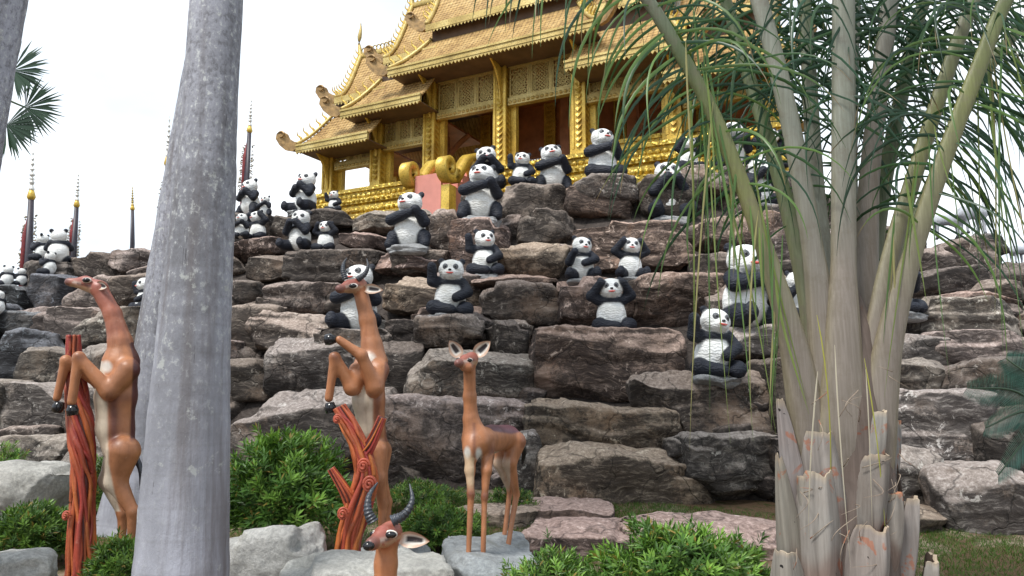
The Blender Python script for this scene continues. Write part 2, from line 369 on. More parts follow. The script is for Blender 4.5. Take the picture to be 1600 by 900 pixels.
def trunk_materials():
    g = NT('royal_palm_bark', 0.85, 0, 0.25); base = g.co('Object')
    a = g.noise(g.n('Mapping', {'Vector': base, 'Scale': (1.6, 1.6, 0.5)}).outputs[0], 1.3, 5, 0.6)
    fleck = g.noise(g.n('Mapping', {'Vector': base, 'Scale': (1, 1, 0.7)}).outputs[0], 26, 7, 0.75)
    st = g.noise(g.n('Mapping', {'Vector': base, 'Scale': (9, 9, 0.35)}).outputs[0], 1.5, 5, 0.6)
    ring = g.n('TexWave', {'Vector': base, 'Scale': 1.9, 'Distortion': 1.4, 'Detail': 3.0}, bands_direction='Z').outputs['Fac']
    sep = g.n('SeparateXYZ', {0: base}).outputs[2]
    c = g.ramp(a, [(0.3, (0.165, 0.168, 0.185)), (0.5, (0.27, 0.275, 0.31)), (0.7, (0.42, 0.428, 0.49))])
    c = g.mix(g.ramp(st, [(0.52, 0.0), (0.72, 0.6)]), c, (0.15, 0.14, 0.145))
    high = g.ramp(sep, [(0.9, 0.2), (1.0, 1.0)]) if False else g.n('MapRange', {'Value': sep, 'From Min': 0.9, 'From Max': 2.4, 'To Min': 0.12, 'To Max': 0.9}).outputs[0]
    c = g.mix(g.math('MULTIPLY', g.ramp(fleck, [(0.40, 0.7), (0.48, 0.0)]), high), c, (0.12, 0.12, 0.13))
    c = g.mix(g.math('MULTIPLY', g.ramp(fleck, [(0.55, 0.0), (0.63, 0.9)]), high), c, (0.56, 0.58, 0.57))
    c = g.mix(g.ramp(ring, [(0.96, 0.0), (0.995, 0.12)]), c, (0.15, 0.145, 0.14))
    crk = g.ramp(g.noise(g.n('Mapping', {'Vector': base, 'Scale': (16, 16, 1.1)}).outputs[0], 2.2, 4, 0.6), [(0.68, 0.0), (0.71, 0.8)]); c = g.mix(crk, c, (0.05, 0.045, 0.045))
    stain = g.ramp(g.noise(g.n('Mapping', {'Vector': base, 'Scale': (4, 4, 0.25)}).outputs[0], 1.6, 6, 0.65), [(0.54, 0.0), (0.66, 0.55)]); c = g.mix(stain, c, (0.13, 0.115, 0.115))
    spot = g.ramp(g.noise(base, 7, 7, 0.7), [(0.60, 0.0), (0.65, 0.5)]); c = g.mix(spot, c, (0.50, 0.52, 0.49))
    h = g.math('ADD', g.math('MULTIPLY', st, 0.5), g.math('ADD', g.math('MULTIPLY', fleck, 0.5), g.math('MULTIPLY', ring, -0.08)))
    MAT['palm_bark'] = g.done(c, g.bump(h, 0.6, 0.02))
    g = NT('leaf_base_bark', 0.8, 0, 0.25); base = g.co('Object', rnd=True)
    fib = g.noise(g.n('Mapping', {'Vector': base, 'Scale': (22, 22, 1.0)}).outputs[0], 2.0, 6, 0.65, 0.3)
    a = g.noise(base, 3.0, 5, 0.6); blot = g.noise(base, 5.5, 6, 0.65, 0.4)
    oi = g.n('ObjectInfo').outputs['Random']
    c = g.ramp(fib, [(0.25, (0.10, 0.092, 0.088)), (0.45, (0.205, 0.195, 0.188)), (0.75, (0.34, 0.325, 0.315))])
    c = g.mix(g.ramp(a, [(0.38, 0.0), (0.66, 0.65)]), c, (0.20, 0.17, 0.155))
    c = g.mix(g.math('MULTIPLY', oi, 0.3), c, (0.30, 0.28, 0.26))
    c = g.mix(g.ramp(blot, [(0.60, 0.0), (0.63, 0.75)]), c, g.mix(fib, (0.20, 0.075, 0.045), (0.40, 0.17, 0.10)))
    c = g.mix(g.ramp(g.noise(base, 15, 3, 0.5), [(0.70, 0.0), (0.715, 1.0)]), c, (0.012, 0.01, 0.01))
    c = g.mix(1.0, c, g.n('Attribute', attribute_name='Col').outputs['Color'], 'MULTIPLY')
    MAT['boot'] = g.done(c, g.bump(fib, 0.35, 0.012))
    g = NT('frond_stalk', 0.5, 0, 0.4); c = g.n('Attribute', attribute_name='Col').outputs['Color']; base = g.co('Object')
    fib = g.noise(g.n('Mapping', {'Vector': base, 'Scale': (60, 60, 2.0)}).outputs[0], 1.5, 5, 0.6); sp = g.noise(base, 60, 5, 0.75)
    c = g.mix(g.ramp(fib, [(0.4, 0.45), (0.65, 0.0)]), c, g.mix(1.0, c, (0.5, 0.48, 0.4), 'MULTIPLY'))
    c = g.mix(g.ramp(sp, [(0.62, 0.0), (0.7, 0.4)]), c, (0.09, 0.085, 0.06))
    c = g.mix(g.ramp(g.noise(base, 9, 7, 0.75), [(0.5, 0.0), (0.66, 0.5)]), c, (0.14, 0.115, 0.085))
    MAT['stalk'] = g.done(c, g.bump(fib, 0.4, 0.008))
def leaf_material(name, a, b, rough=0.45, trans=0.25, attr=False):
    g = NT(name, rough, 0, 0.4); geo = g.n('NewGeometry')
    if attr: c = g.n('Attribute', attribute_name='Col').outputs['Color']
    else:
        r = g.noise(g.co('Object'), 5.0, 4); c = g.ramp(r, [(0.3, a), (0.7, b)])
    g.put(g.b.inputs['Base Color'], c)
    tr = g.n('BsdfTranslucent', {'Color': g.mix(1.0, c, (1.15, 1.2, 0.55), 'MULTIPLY')}); mx = g.n('MixShader', {0: trans, 1: g.b.outputs[0], 2: tr.outputs[0]})
    g.t.links.new(mx.outputs[0], g.t.nodes['Material Output'].inputs['Surface']); MAT[name] = g.m
def gold_materials():
    def gold(name, dark, mid, lite, metal, rough, orn):
        g = NT(name, rough, metal, 0.5); base = g.co('Object'); n = g.noise(base, 1.6, 5, 0.6); s = g.noise(base, 30, 5, 0.7)
        c = g.ramp(n, [(0.3, dark), (0.5, mid), (0.72, lite)])
        c = g.mix(g.ramp(s, [(0.38, 0.55), (0.5, 0.0)]), c, tuple(x * 0.35 for x in dark))
        h = s; nb = g.bump(s, 0.3, 0.02)
        if orn:
            v = g.voro(base, orn, 'SMOOTH_F1'); e = g.ramp(v, [(0.1, 1.0), (0.45, 0.0)]); nb = g.bump(e, 0.9, 0.03)
            c = g.mix(g.ramp(v, [(0.32, 0.0), (0.5, 0.6)]), c, tuple(x * 0.4 for x in dark))
        MAT[name] = g.done(c, nb)
    gold('gold_paint', (0.40, 0.24, 0.035), (0.66, 0.44, 0.07), (0.85, 0.62, 0.14), 0.3, 0.36, 0)
    gold('gold_relief', (0.45, 0.28, 0.04), (0.72, 0.50, 0.07), (0.88, 0.68, 0.16), 0.3, 0.34, 13.0)
    gold('pale_gold', (0.34, 0.24, 0.07), (0.50, 0.37, 0.12), (0.66, 0.53, 0.22), 0.3, 0.45, 0)
    g = NT('roof_tiles', 0.6, 0.1, 0.4); base = g.co('Object')
    rot = g.n('Mapping', {'Vector': base, 'Rotation': (0, 0, math.radians(27)), 'Scale': (11, 11, 11)}).outputs[0]
    br = g.voro(rot, 0.9, 'F1', 'Color'); n = g.noise(base, 2.2, 6, 0.7)
    c = g.ramp(n, [(0.32, (0.24, 0.14, 0.045)), (0.5, (0.44, 0.29, 0.10)), (0.70, (0.66, 0.49, 0.22))])
    c = g.mix(0.35, c, g.ramp(br, [(0.2, (0.16, 0.07, 0.025)), (0.8, (0.52, 0.33, 0.13))]))
    wv = g.n('TexWave', {'Vector': g.n('Mapping', {'Vector': base, 'Rotation': (0, 0, math.radians(27))}).outputs[0], 'Scale': 2.6, 'Distortion': 0.3}, bands_direction='X').outputs['Fac']
    c = g.mix(g.ramp(wv, [(0.0, 0.6), (0.18, 0.0)]), c, (0.09, 0.045, 0.016))
    MAT['roof_tile'] = g.done(c, g.bump(wv, 0.5, 0.02))
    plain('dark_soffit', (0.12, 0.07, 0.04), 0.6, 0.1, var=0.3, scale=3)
    plain('aged_gold', (0.27, 0.165, 0.06), 0.5, 0.25, var=0.45, scale=9, bump=0.4)
    plain('red_wood', (0.34, 0.135, 0.06), 0.5, 0.0, var=0.35, scale=3)
    plain('pink_plaster', (0.58, 0.235, 0.19), 0.7, 0.0, var=0.12, scale=3)
rock_material(); stone_material(); ground_material(); panda_material(); trunk_materials(); gold_materials()
painted('statue_paint', 0.48, 45, 0.22, 0.2, 0.08); painted('root_paint', 0.45, 40, 0.35, 0.25, 0.1)
painted('goat_paint', 0.7, 30, 0.6, 0.1)
plain('black_gloss', (0.012, 0.012, 0.014), 0.15, var=0.1); plain('horn_paint', (0.035, 0.04, 0.05), 0.4, var=0.4, scale=20, bump=0.4)
plain('eye_ring', (0.085, 0.09, 0.10), 0.5, var=0.3, scale=9); plain('lip_red', (0.62, 0.10, 0.08), 0.4, var=0.1)
plain('navy_pole', (0.032, 0.026, 0.036), 0.5, var=0.3); plain('red_cloth', (0.17, 0.02, 0.022), 0.7, var=0.3)
plain('tinsel', (0.34, 0.30, 0.22), 0.4, 0.4, var=0.5, scale=30); plain('silver_paint', (0.62, 0.6, 0.55), 0.35, 0.3, var=0.2)
leaf_material('feather_leaf', None, None, 0.4, 0.22, True); leaf_material('shrub_leaf', None, None, 0.42, 0.25, True)
leaf_material('grass_blade', None, None, 0.5, 0.3, True); leaf_material('cycad_leaf', None, None, 0.38, 0.12, True)
plain('twig', (0.10, 0.065, 0.04), 0.9, var=0.3); plain('mulch', (0.13, 0.06, 0.03), 0.95, var=0.4, scale=40)
# ------------------------------------------------------------------ ground and rock hill
def gz(Y): return 0.075 * np.clip(np.asarray(Y, float) - 3.6, 0, 5.2)
def foot(px): return 10.5 - 3.5 * np.clip(px, -300, 1900) / 1600.0
def steep(px): return np.interp(px, [0, 900, 1600], [0.70, 0.85, 0.76])
def hillY(px, py):
    d = ray(px, py); t = d[2] / d[1]; Yf = float(foot(px)); m = float(steep(px)); zf = float(gz(Yf))
    if m - t < 0.05: return 16.0
    Y = (CAM[2] - zf + m * Yf) / (m - t)
    return max(Y, Yf) if Y > 0 else 16.0
def gnd(px, py):
    """point where the pixel's ray meets the garden ground"""
    d = ray(px, py); Y = 5.0
    for _ in range(25): Y = 0.5 * Y + 0.5 * max(1.0, (float(gz(Y)) - CAM[2]) / (d[2] / d[1])) if d[2] < -1e-3 else 12.0
    return np.array([d[0] / d[1] * Y, Y, float(gz(Y))])

xs = np.concatenate([[-400, -120, -60, -30], np.linspace(-18, 18, 90), [30, 60, 120, 400]])
ys = np.concatenate([[-100, -40, -15, -6], np.linspace(0.4, 16, 60), [22, 40, 80, 180, 500]])
Xg, Yg = np.meshgrid(xs, ys, indexing='ij')
Zg = gz(Yg) + 0.05 * fbm(np.stack([Xg * 0.8, Yg * 0.8, 0 * Xg], -1).reshape(-1, 3), 3, 5).reshape(Xg.shape) * (np.abs(Xg) < 19)
g_mb = MB().sheet(np.stack([Xg, Yg, Zg], -1).transpose(1, 0, 2))
solo('ground', g_mb, MAT['ground'], (0, 0, 0), 'brown garden soil with green patches at the foot of the rocks', None, None, 'structure')

SKY = np.array([[-400, 470], [0, 445], [60, 432], [110, 410], [240, 392], [380, 385], [430, 372], [470, 345], [560, 342], [660, 340], [740, 322], [900, 305], [1000, 292], [1100, 285], [1230, 300], [1340, 375], [1450, 415], [1550, 435], [1600, 445], [2000, 480]], float)
pxs = np.linspace(-500, 2100, 150); rows = []
for px in pxs:
    sy = float(np.interp(px, SKY[:, 0], SKY[:, 1])); Yt = hillY(px, sy); Yf = float(foot(px)); zf = float(gz(Yf))
    kx = (px - 800) / FPX / math.cos(PITCH)
    s = np.concatenate([[-0.3], np.linspace(0, 1, 44)]); Y = Yf + (Yt - Yf) * s; Z = zf + steep(px) * (Y - Yf)
    Z[0] = zf - 0.6
    back = np.array([1.0, 2.5, 5.0, 9.0, 14.0, 20.0]); Y = np.concatenate([Y, Yt + back]); Z = np.concatenate([Z, Z[-1] + np.array([0.1, 0.15, 0.1, -0.6, -3.0, -6.5])])
    Yb = Y + 0.40
    rows.append(np.stack([kx * Yb, Yb, Z - 0.12], -1))
H = np.array(rows)
H[:, 1:45, :] += (fbm(H[:, 1:45].reshape(-1, 3) * 1.7, 4, 9) * 0.16).reshape(H.shape[0], 44, 1) * np.array([0.2, 0.6, 1.0])
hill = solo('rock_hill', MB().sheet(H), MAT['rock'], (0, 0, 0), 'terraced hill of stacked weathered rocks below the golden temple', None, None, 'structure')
hill.color = (0.22, 0.2, 0.19, 1)

_CUBE = {}
def cube_grid(n):
    if n not in _CUBE:
        r = np.arange(n + 1); pts = []; quads = []
        for ax in range(3):
            for sgn in (0, n):
                a, b = np.meshgrid(r, r, indexing='ij'); P = np.zeros((n + 1, n + 1, 3), int)
                P[..., ax] = sgn; P[..., (ax + 1) % 3] = a; P[..., (ax + 2) % 3] = b
                base = len(pts) * (n + 1) ** 2; pts.append(P.reshape(-1, 3))
                i = np.arange(n)[:, None] * (n + 1); j = np.arange(n)[None]
                q = np.stack([i + j, i + n + 1 + j, i + n + 2 + j, i + j + 1], -1).reshape(-1, 4) + base
                quads.append(q if sgn else q[:, ::-1])
        P = np.vstack(pts); U, inv = np.unique(P, axis=0, return_inverse=True)
        _CUBE[n] = (U * (2.0 / n) - 1.0, inv.reshape(-1)[np.vstack(quads)])
    return _CUBE[n]
def rock_shape(w, d, h, seed, n=16, pw=5.0, cuts=6, lump=0.10, ledge=0.035, keep_top=0.0):
    """stratified boulder about the origin, bounding box w x d x h"""
    U, Q = cube_grid(n); r = np.random.RandomState(seed)
    P = U.copy()
    P = P / (np.sum(np.abs(P) ** pw, 1, keepdims=True) ** (1 / pw))
    for _ in range(cuts):
        nv = unit(r.normal(size=3) * [1.0, 1.0, 0.55 + 0.4 * (r.rand() < 0.4)]); sup = np.sum(np.abs(nv)) ** 0.9
        o = (P @ nv).max() * r.uniform(0.66, 0.9); dd = P @ nv - o; P = P - np.maximum(dd, 0)[:, None] * nv * 0.985
    for _ in range(2):      # corners broken away along stepped ledges
        sx, sz = r.choice([-1, 1]), r.choice([-1, 1, 1]); a, b = r.uniform(.35, .8), r.uniform(.35, .8); ins = (P[:, 0] * sx > a) & (P[:, 2] * sz > b) & (P[:, 1] < .3)
        if r.rand() < .5: P[:, 2] = np.where(ins, sz * (b + (P[:, 2] * sz - b) * .18), P[:, 2])
        else: P[:, 1] = np.where(ins, P[:, 1] + r.uniform(.12, .3) * np.clip((P[:, 0] * sx - a) * 12, 0, 1), P[:, 1])
    P = (P - (P.max(0) + P.min(0)) / 2) * 2 / (P.max(0) - P.min(0)); P = P * [w / 2, d / 2, h / 2]
    sz = (w * d * h) ** (1 / 3); off = r.uniform(-50, 50, 3); out = unit(P / np.array([w, d, h]) ** 2)
    big = fbm(P / sz * 1.5 + off, 3, seed % 97)
    st = P[:, 2:3] * [[0, 0, 1]] + P * [0.12, 0.12, 0] + 0.10 * vnoise(P * 1.4 + off, 3)[:, None]
    la = vnoise(st * [0.6, 0.6, 9.0] + off, 5); lb = vnoise(st * [1.6, 1.6, 22.0] + off, 6)
    la = np.sign(la) * np.abs(la) ** 0.6
    med = fbm(P * 4.2 + off, 3, 21); fine = fbm(P * 13 + off, 2, 8)
    rid = 1 - np.abs(fbm(P * np.array([1.6, 1.6, 3.2]) / max(sz, 0.5) + off + 9, 3, 33)) * 2
    disp = lump * sz * big + 0.06 * med * min(sz, 1) + 0.016 * fine - 0.10 * lump * sz * np.maximum(rid - 0.75, 0) * 8 * 0.5
    hor = out * [1, 1, 0.25]
    P = P + out * disp[:, None] + hor * (ledge * la + 0.4 * ledge * lb)[:, None]
    return P, Q
ROCK_TREES = []
def rotz(P, a):
    c, s = math.cos(a), math.sin(a); return P @ np.array([[c, s, 0], [-s, c, 0], [0, 0, 1]])
def rotv(P, a):   # roll in the picture plane (about Y)
    c, s = math.cos(a), math.sin(a); return P @ np.array([[c, 0, s], [0, 1, 0], [-s, 0, c]])
def place_rock(x0, y0, x1, y1, seed, tint=(1, 1, 1), roll=0.0, pw=5.0, lump=0.10, cuts=6, Yoff=0.0, deep=None, yaw=None, Y=None, ledge=0.035):
    xc, yc = (x0 + x1) / 2, (y0 + y1) / 2
    Yc = (hillY(xc, yc) if Y is None else Y) + Yoff
    w = (x1 - x0) * Yc / FPX; h = (y1 - y0) * Yc / FPX
    d = deep or max(0.9, 0.75 * w if w < 1.6 else 1.2, h * 1.1)
    n = int(np.clip(max(x1 - x0, y1 - y0) / 6.0, 12, 34))
    ar = abs(math.sin(roll)); ww = max(w - 0.7 * h * ar, 0.4 * w) * 1.03; hh = max(h - 0.7 * w * ar, 0.45 * h) * 1.07
    P, Q = rock_shape(ww, d, hh, seed, n, pw, cuts, lump, ledge)
    r = np.random.RandomState(seed + 5); P = rotz(P, r.uniform(-0.16, 0.16) if yaw is None else yaw); P = rotv(P, roll)
    c = at(xc, yc, Yc); c = c + np.array([0, d * 0.36, 0])
    c[0] = at(xc, yc, c[1] - d * 0.36)[0]
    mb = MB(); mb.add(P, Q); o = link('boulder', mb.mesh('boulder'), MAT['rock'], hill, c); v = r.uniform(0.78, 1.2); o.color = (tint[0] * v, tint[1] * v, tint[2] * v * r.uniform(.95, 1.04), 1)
    W = P + c; ROCK_TREES.append((W, Q)); return o
PK, GR, BL, DK, TN, NM = (1.42, 1.17, 1.09), (1.15, 1.13, 1.1), (0.72, 0.84, 1.0), (0.72, 0.67, 0.64), (1.5, 1.33, 1.15), (1.2, 1.1, 1.05)
ROCKS = [
 # lowest courses
 (345, 612, 640, 775, GR, 0.02, 6), (560, 620, 850, 775, NM, -0.06, 5), (628, 545, 892, 645, GR, -0.05, 3.2), (815, 512, 1080, 632, PK, 0.0, 5),
 (990, 580, 1240, 692, NM, 0.02, 7), (812, 628, 1060, 745, TN, -0.08, 5), (842, 702, 1116, 818, TN, -0.07, 3.0), (790, 670, 880, 790, GR, 0.2, 4),
 (1066, 678, 1250, 792, GR, -0.05, 4.5), (1040, 685, 1120, 730, GR, 0, 4), (1220, 690, 1330, 800, DK, 0, 5), (1200, 560, 1330, 690, DK, 0, 5),
 # second and third courses, left of centre
 (414, 528, 575, 624, GR, 0.0, 8), (345, 562, 422, 630, DK, 0, 6), (560, 535, 660, 625, DK, 0.0, 6), (600, 486, 780, 560, DK, 0.05, 5), (380, 484, 530, 562, NM, -0.1, 4),
 (345, 478, 440, 562, NM, 0, 4), (345, 438, 415, 488, DK, 0, 5), (406, 442, 545, 492, NM, 0, 3.4), (500, 500, 620, 545, GR, 0, 3.4),
 (595, 425, 765, 505, TN, -0.12, 5), (745, 440, 882, 512, NM, 0, 3.6), (640, 478, 780, 532, PK, 0, 4), (376, 393, 475, 444, NM, 0.1, 5), (440, 392, 608, 450, DK, 0, 8),
 (560, 388, 710, 440, PK, -0.1, 5), (345, 370, 445, 412, PK, 0.12, 5), (525, 358, 620, 398, PK, -0.1, 5), (543, 328, 690, 368, GR, 0, 5), (415, 335, 475, 390, DK, -0.2, 5),
 (455, 328, 562, 362, DK, 0, 6), (605, 388, 705, 432, NM, 0, 5), (665, 326, 730, 400, NM, 0, 5), (700, 340, 800, 440, PK, 0.0, 6), (655, 420, 760, 475, NM, 0, 5), (600, 505, 650, 560, DK, 0, 5),
 # centre
 (773, 286, 890, 352, NM, 0, 4), (803, 322, 908, 392, DK, -0.1, 4.5), (876, 275, 1012, 352, PK, -0.12, 4), (775, 376, 895, 438, TN, 0, 7), (893, 346, 1120, 442, PK, 0, 6),
 (996, 270, 1100, 350, DK, 0, 5), (868, 432, 1000, 518, PK, 0, 6), (990, 428, 1160, 522, PK, 0, 5), (735, 425, 880, 452, PK, 0, 6), (1050, 258, 1150, 332, NM, 0, 5), (755, 500, 830, 560, DK, 0, 5),
 (1090, 330, 1240, 412, PK, 0, 4), (1118, 508, 1240, 562, GR, 0, 8), (1085, 395, 1240, 450, DK, 0, 6), (1120, 268, 1250, 345, NM, 0, 5),
 (1100, 440, 1240, 515, NM, 0, 5), (1215, 300, 1345, 372, NM, 0, 5), (1215, 350, 1350, 440, NM, 0, 5), (1215, 430, 1370, 520, NM, 0, 5), (1225, 505, 1370, 590, DK, 0, 6), (1160, 300, 1240, 345, PK, 0, 5),
 # right of the feather palm
 (1330, 352, 1455, 425, DK, 0.1, 4.5), (1480, 370, 1568, 432, NM, 0, 8), (1404, 413, 1548, 478, DK, 0.12, 6), (1350, 470, 1480, 535, DK, 0, 4), (1425, 466, 1610, 532, GR, 0, 7),
 (1465, 518, 1620, 572, NM, 0, 7), (1360, 522, 1515, 584, GR, -0.06, 8), (1365, 562, 1510, 628, GR, 0, 8), (1392, 616, 1568, 738, GR, 0, 7), (1340, 700, 1495, 805, GR, -0.1, 5),
 (1478, 735, 1640, 852, GR, 0.06, 3.2), (1470, 560, 1640, 645, DK, 0, 6), (1545, 408, 1640, 462, DK, 0, 5), (1530, 435, 1640, 480, NM, 0, 5), (1530, 640, 1660, 745, DK, 0, 5),
 (1340, 410, 1420, 480, DK, 0, 5), (1330, 600, 1410, 705, DK, 0, 6), (1430, 385, 1500, 430, NM, 0, 5), (1480, 455, 1600, 490, PK, 0, 5),
 # far left shoulder of the hill
 (108, 393, 195, 440, NM, 0.0, 6), (165, 388, 260, 432, NM, 0.0, 6), (100, 428, 185, 495, NM, 0, 7), (165, 425, 260, 490, NM, 0.1, 5), (65, 480, 170, 535, NM, 0, 5),
 (-30, 518, 92, 600, BL, 0, 4), (18, 540, 150, 612, GR, -0.12, 4), (-30, 600, 110, 695, GR, -0.06, 6), (110, 478, 245, 548, GR, 0.06, 4), (-40, 486, 75, 528, BL, 0, 6),
 (-40, 445, 50, 498, BL, 0, 7), (44, 428, 112, 495, BL, 0, 8), (-40, 684, 115, 750, GR, 0, 7), (90, 600, 240, 700, GR, 0, 5), (100, 540, 250, 612, GR, 0, 5), (95, 690, 260, 770, GR, 0, 6),
 (240, 380, 380, 450, NM, 0, 5), (230, 440, 380, 520, NM, 0, 5), (220, 515, 375, 610, NM, 0, 5), (220, 600, 370, 700, NM, 0, 5), (-90, 600, -10, 760, GR, 0, 5), (-90, 470, -20, 600, BL, 0, 5),
]
for i, (x0, y0, x1, y1, tn, rl, pw) in enumerate(ROCKS):
    place_rock(x0 + 4, y0 + 1, x1 - 4, y1 - 5, 100 + 7 * i, tn, rl, pw + 2.5, lump=0.09 if pw < 4 else 0.06, cuts=7 if pw > 6 else 9, ledge=0.024)
# low flat slabs set in the grass at the foot
for i, (x0, y0, x1, y1, tn) in enumerate([(818, 800, 1015, 872, PK), (985, 788, 1250, 872, PK), (688, 782, 845, 822, TN), (800, 780, 960, 815, PK), (1370, 770, 1480, 830, TN), (1440, 790, 1500, 815, TN)]):
    yb = min(y1, 880); p = gnd((x0 + x1) / 2, yb)
    place_rock(x0, y0 + 0.45 * (y1 - y0), x1, y1 + 14, 900 + i, tn, 0, 7, 0.06, 5, Y=p[1] + 0.05, deep=0.9)
# smaller stones wedged into the joints, set back from the big faces
rr = random.Random(21)
for k in range(110):
    px = rr.uniform(-40, 1640); sy = float(np.interp(px, SKY[:, 0], SKY[:, 1])); py = rr.uniform(sy + 25, 770 if px < 1200 else 820)
    s = rr.uniform(26, 52); place_rock(px - s, py - s * 0.55, px + s, py + s * 0.55, 3000 + k, rr.choice([DK, DK, NM]), rr.uniform(-0.2, 0.2), rr.choice([3.5, 5, 7]), Yoff=0.38)
_V = []; _F = []; _o = 0
for W, Q in ROCK_TREES: _V.append(W); _F.append(Q + _o); _o += len(W)
ROCK_BVH = BVHTree.FromPolygons(np.vstack(_V).tolist(), np.vstack(_F).tolist())
def seat(px, py, back=0.12):
    """a resting point on the rocks seen at (px,py)"""
    best = None
    for b in np.arange(-0.5, 1.3, 0.1):
        p = at(px, py, hillY(px, py) + b); hit = ROCK_BVH.ray_cast(Vector((p[0], p[1], p[2] + 0.5)), Vector((0, 0, -1)), 2.0)
        z = hit[0].z if hit[0] is not None else p[2] - 1.0
        cost = (p[2] - z if z <= p[2] else 2.5 * (z - p[2])) + 0.12 * abs(b - back)
        for lift in (0.12, 0.3):
            q = Vector(p.tolist()) + Vector((0, -0.3, lift)); d = q - Vector(CAM.tolist())
            if ROCK_BVH.ray_cast(Vector(CAM.tolist()), d.normalized(), d.length - 0.05)[0] is not None: cost += 0.8
        if best is None or cost < best[0]: best = (cost, p, min(z, p[2]))
    return best[1], best[2]

def ledge_under(p, s, z):
    """a boulder whose flat top carries a statue"""
    h = max(p[2] - z, 0) + 0.45; P, Q = rock_shape(1.15 * s, 1.1 * s, h, RNG.randrange(9999), 16, 7, 6, 0.05, 0.03); P[:, 2] = np.minimum(P[:, 2], h * .5 - .01 + .012 * fbm(P * 6, 2, 4)); c = np.array([p[0], p[1] + .12, p[2] - h / 2 + .03])
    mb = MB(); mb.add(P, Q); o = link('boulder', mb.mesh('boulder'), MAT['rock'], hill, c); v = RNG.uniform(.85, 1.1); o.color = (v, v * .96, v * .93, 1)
# ------------------------------------------------------------------ golden temple on the hill
T_ANG = math.radians(27)
EU = np.array([math.cos(T_ANG), -math.sin(T_ANG), 0]); EV = np.array([math.sin(T_ANG), math.cos(T_ANG), 0])
TP0 = at(785, 290, 18.5); TP0[2] = 0
def TW(P):
    P = np.asarray(P, float); return TP0 + P[..., 0:1] * EU + P[..., 1:2] * EV + P[..., 2:3] * np.array([0, 0, 1.0])
temple = thing('golden_temple', 'ornate golden open-sided temple with tiered roofs on top of the rock hill', 'temple', TW([0, 1.6, 6.3]).tolist())
RV = 1.6                                    # ridge line
FLOOR = 7.28
COLS = [-5.75, -4.0, -2.2, 0.0, 2.2, 4.55, 6.7]
# base: moulded courses
mb = MB()
for (v0, z0, z1, ex) in [(-1.0, 5.2, 6.35, 0.5), (-0.78, 6.35, 6.62, 0.3), (-0.62, 6.62, 6.72, 0.2), (-0.74, 6.72, 6.86, 0.25), (-0.50, 6.86, 7.12, 0.1), (-0.58, 7.12, 7.22, 0.12), (-0.40, 7.22, FLOOR, 0.0)]:
    mb.box(-6.0 - ex, 7.0 + ex, v0, 2 * RV - v0, z0, z1, TW)
part('base', mb, MAT['gold_relief'], temple, False)
mb = MB()
for u in np.arange(-5.95, 7.0, 0.17):
    for z, s, v in ((6.79, 0.06, -0.75), (6.99, 0.085, -0.49), (6.49, 0.09, -0.78)):
        mb.ball(TW([u, v, z]), (s, s, s * 0.9), 8, 5)
tag(part('petal_moulding', mb, MAT['gold_relief'], temple), kind='stuff')
# columns
def column_mesh(z0, z1):
    m = MB(); s = 0.15
    I = lambda P: P[:, 0:1] * EU + P[:, 1:2] * EV + P[:, 2:3] * np.array([[0, 0, 1.0]])
    m.box(-s, s, -s, s, 0, z1 - z0, I); m.box(-s - .035, s + .035, -s - .035, s + .035, 0, 0.09, I); m.box(-s - .02, s + .02, -s - .02, s + .02, 0.09, 0.2, I); m.box(-s - .10, s + .10, -s - .10, s + .10, -0.16, 0, I)
    for a, b in ((-1, -1), (1, -1), (1, 1), (-1, 1)):
        m.box(a * s - .03, a * s + .03, b * s - .03, b * s + .03, 0.2, z1 - z0, I)
    for k in range(int((z1 - z0 - 0.3) / 0.155)):
        z = 0.27 + 0.155 * k
        for sd in range(3):
            pts = np.array([[-.085, 0, .10], [-.07, -.05, .03], [0, -.075, -.045], [.07, -.05, .03], [.085, 0, .10], [0, -.02, .085]])
            a = [0, math.pi / 2, -math.pi / 2][sd]; q = pts + [0, -s, 0]; c, n = math.cos(a), math.sin(a)
            q = np.stack([q[:, 0] * c - q[:, 1] * n, q[:, 0] * n + q[:, 1] * c, q[:, 2] + z], 1)
            m.add(I(q), None, [[0, 1, 5], [1, 2, 5], [2, 3, 5], [3, 4, 5]])
    return m.mesh('column', False)
col_low, col_mid, col_high = column_mesh(FLOOR, 8.75), column_mesh(FLOOR, 9.45), column_mesh(FLOOR, 10.35)
def topz(u): return 10.35 if abs(u) < 2.5 else (9.45 if abs(u) < 4.6 and u != -5.75 else 8.75)
for v in (0.0, 2 * RV):
    for u in COLS:
        o = link('column', col_high if abs(u) < 2.5 else (col_mid if abs(u) < 4.6 else col_low), MAT['gold_paint'], temple)
        o.location = (TW([u, v, FLOOR]) - ORG[temple]).tolist()
        if v == 0:   # half pilaster set beside each column, as the doubled posts in the bays
            m = MB(); 
            for sd in (-1, 1):
                if u + sd * 0.3 < COLS[0] or u + sd * .3 > COLS[-1]: continue
                m.box(u + sd * 0.27 - .075, u + sd * 0.27 + .075, 0.10, 0.26, FLOOR, topz(u) - .6, TW)
            part('pilaster', m, MAT['gold_paint'], temple, False)
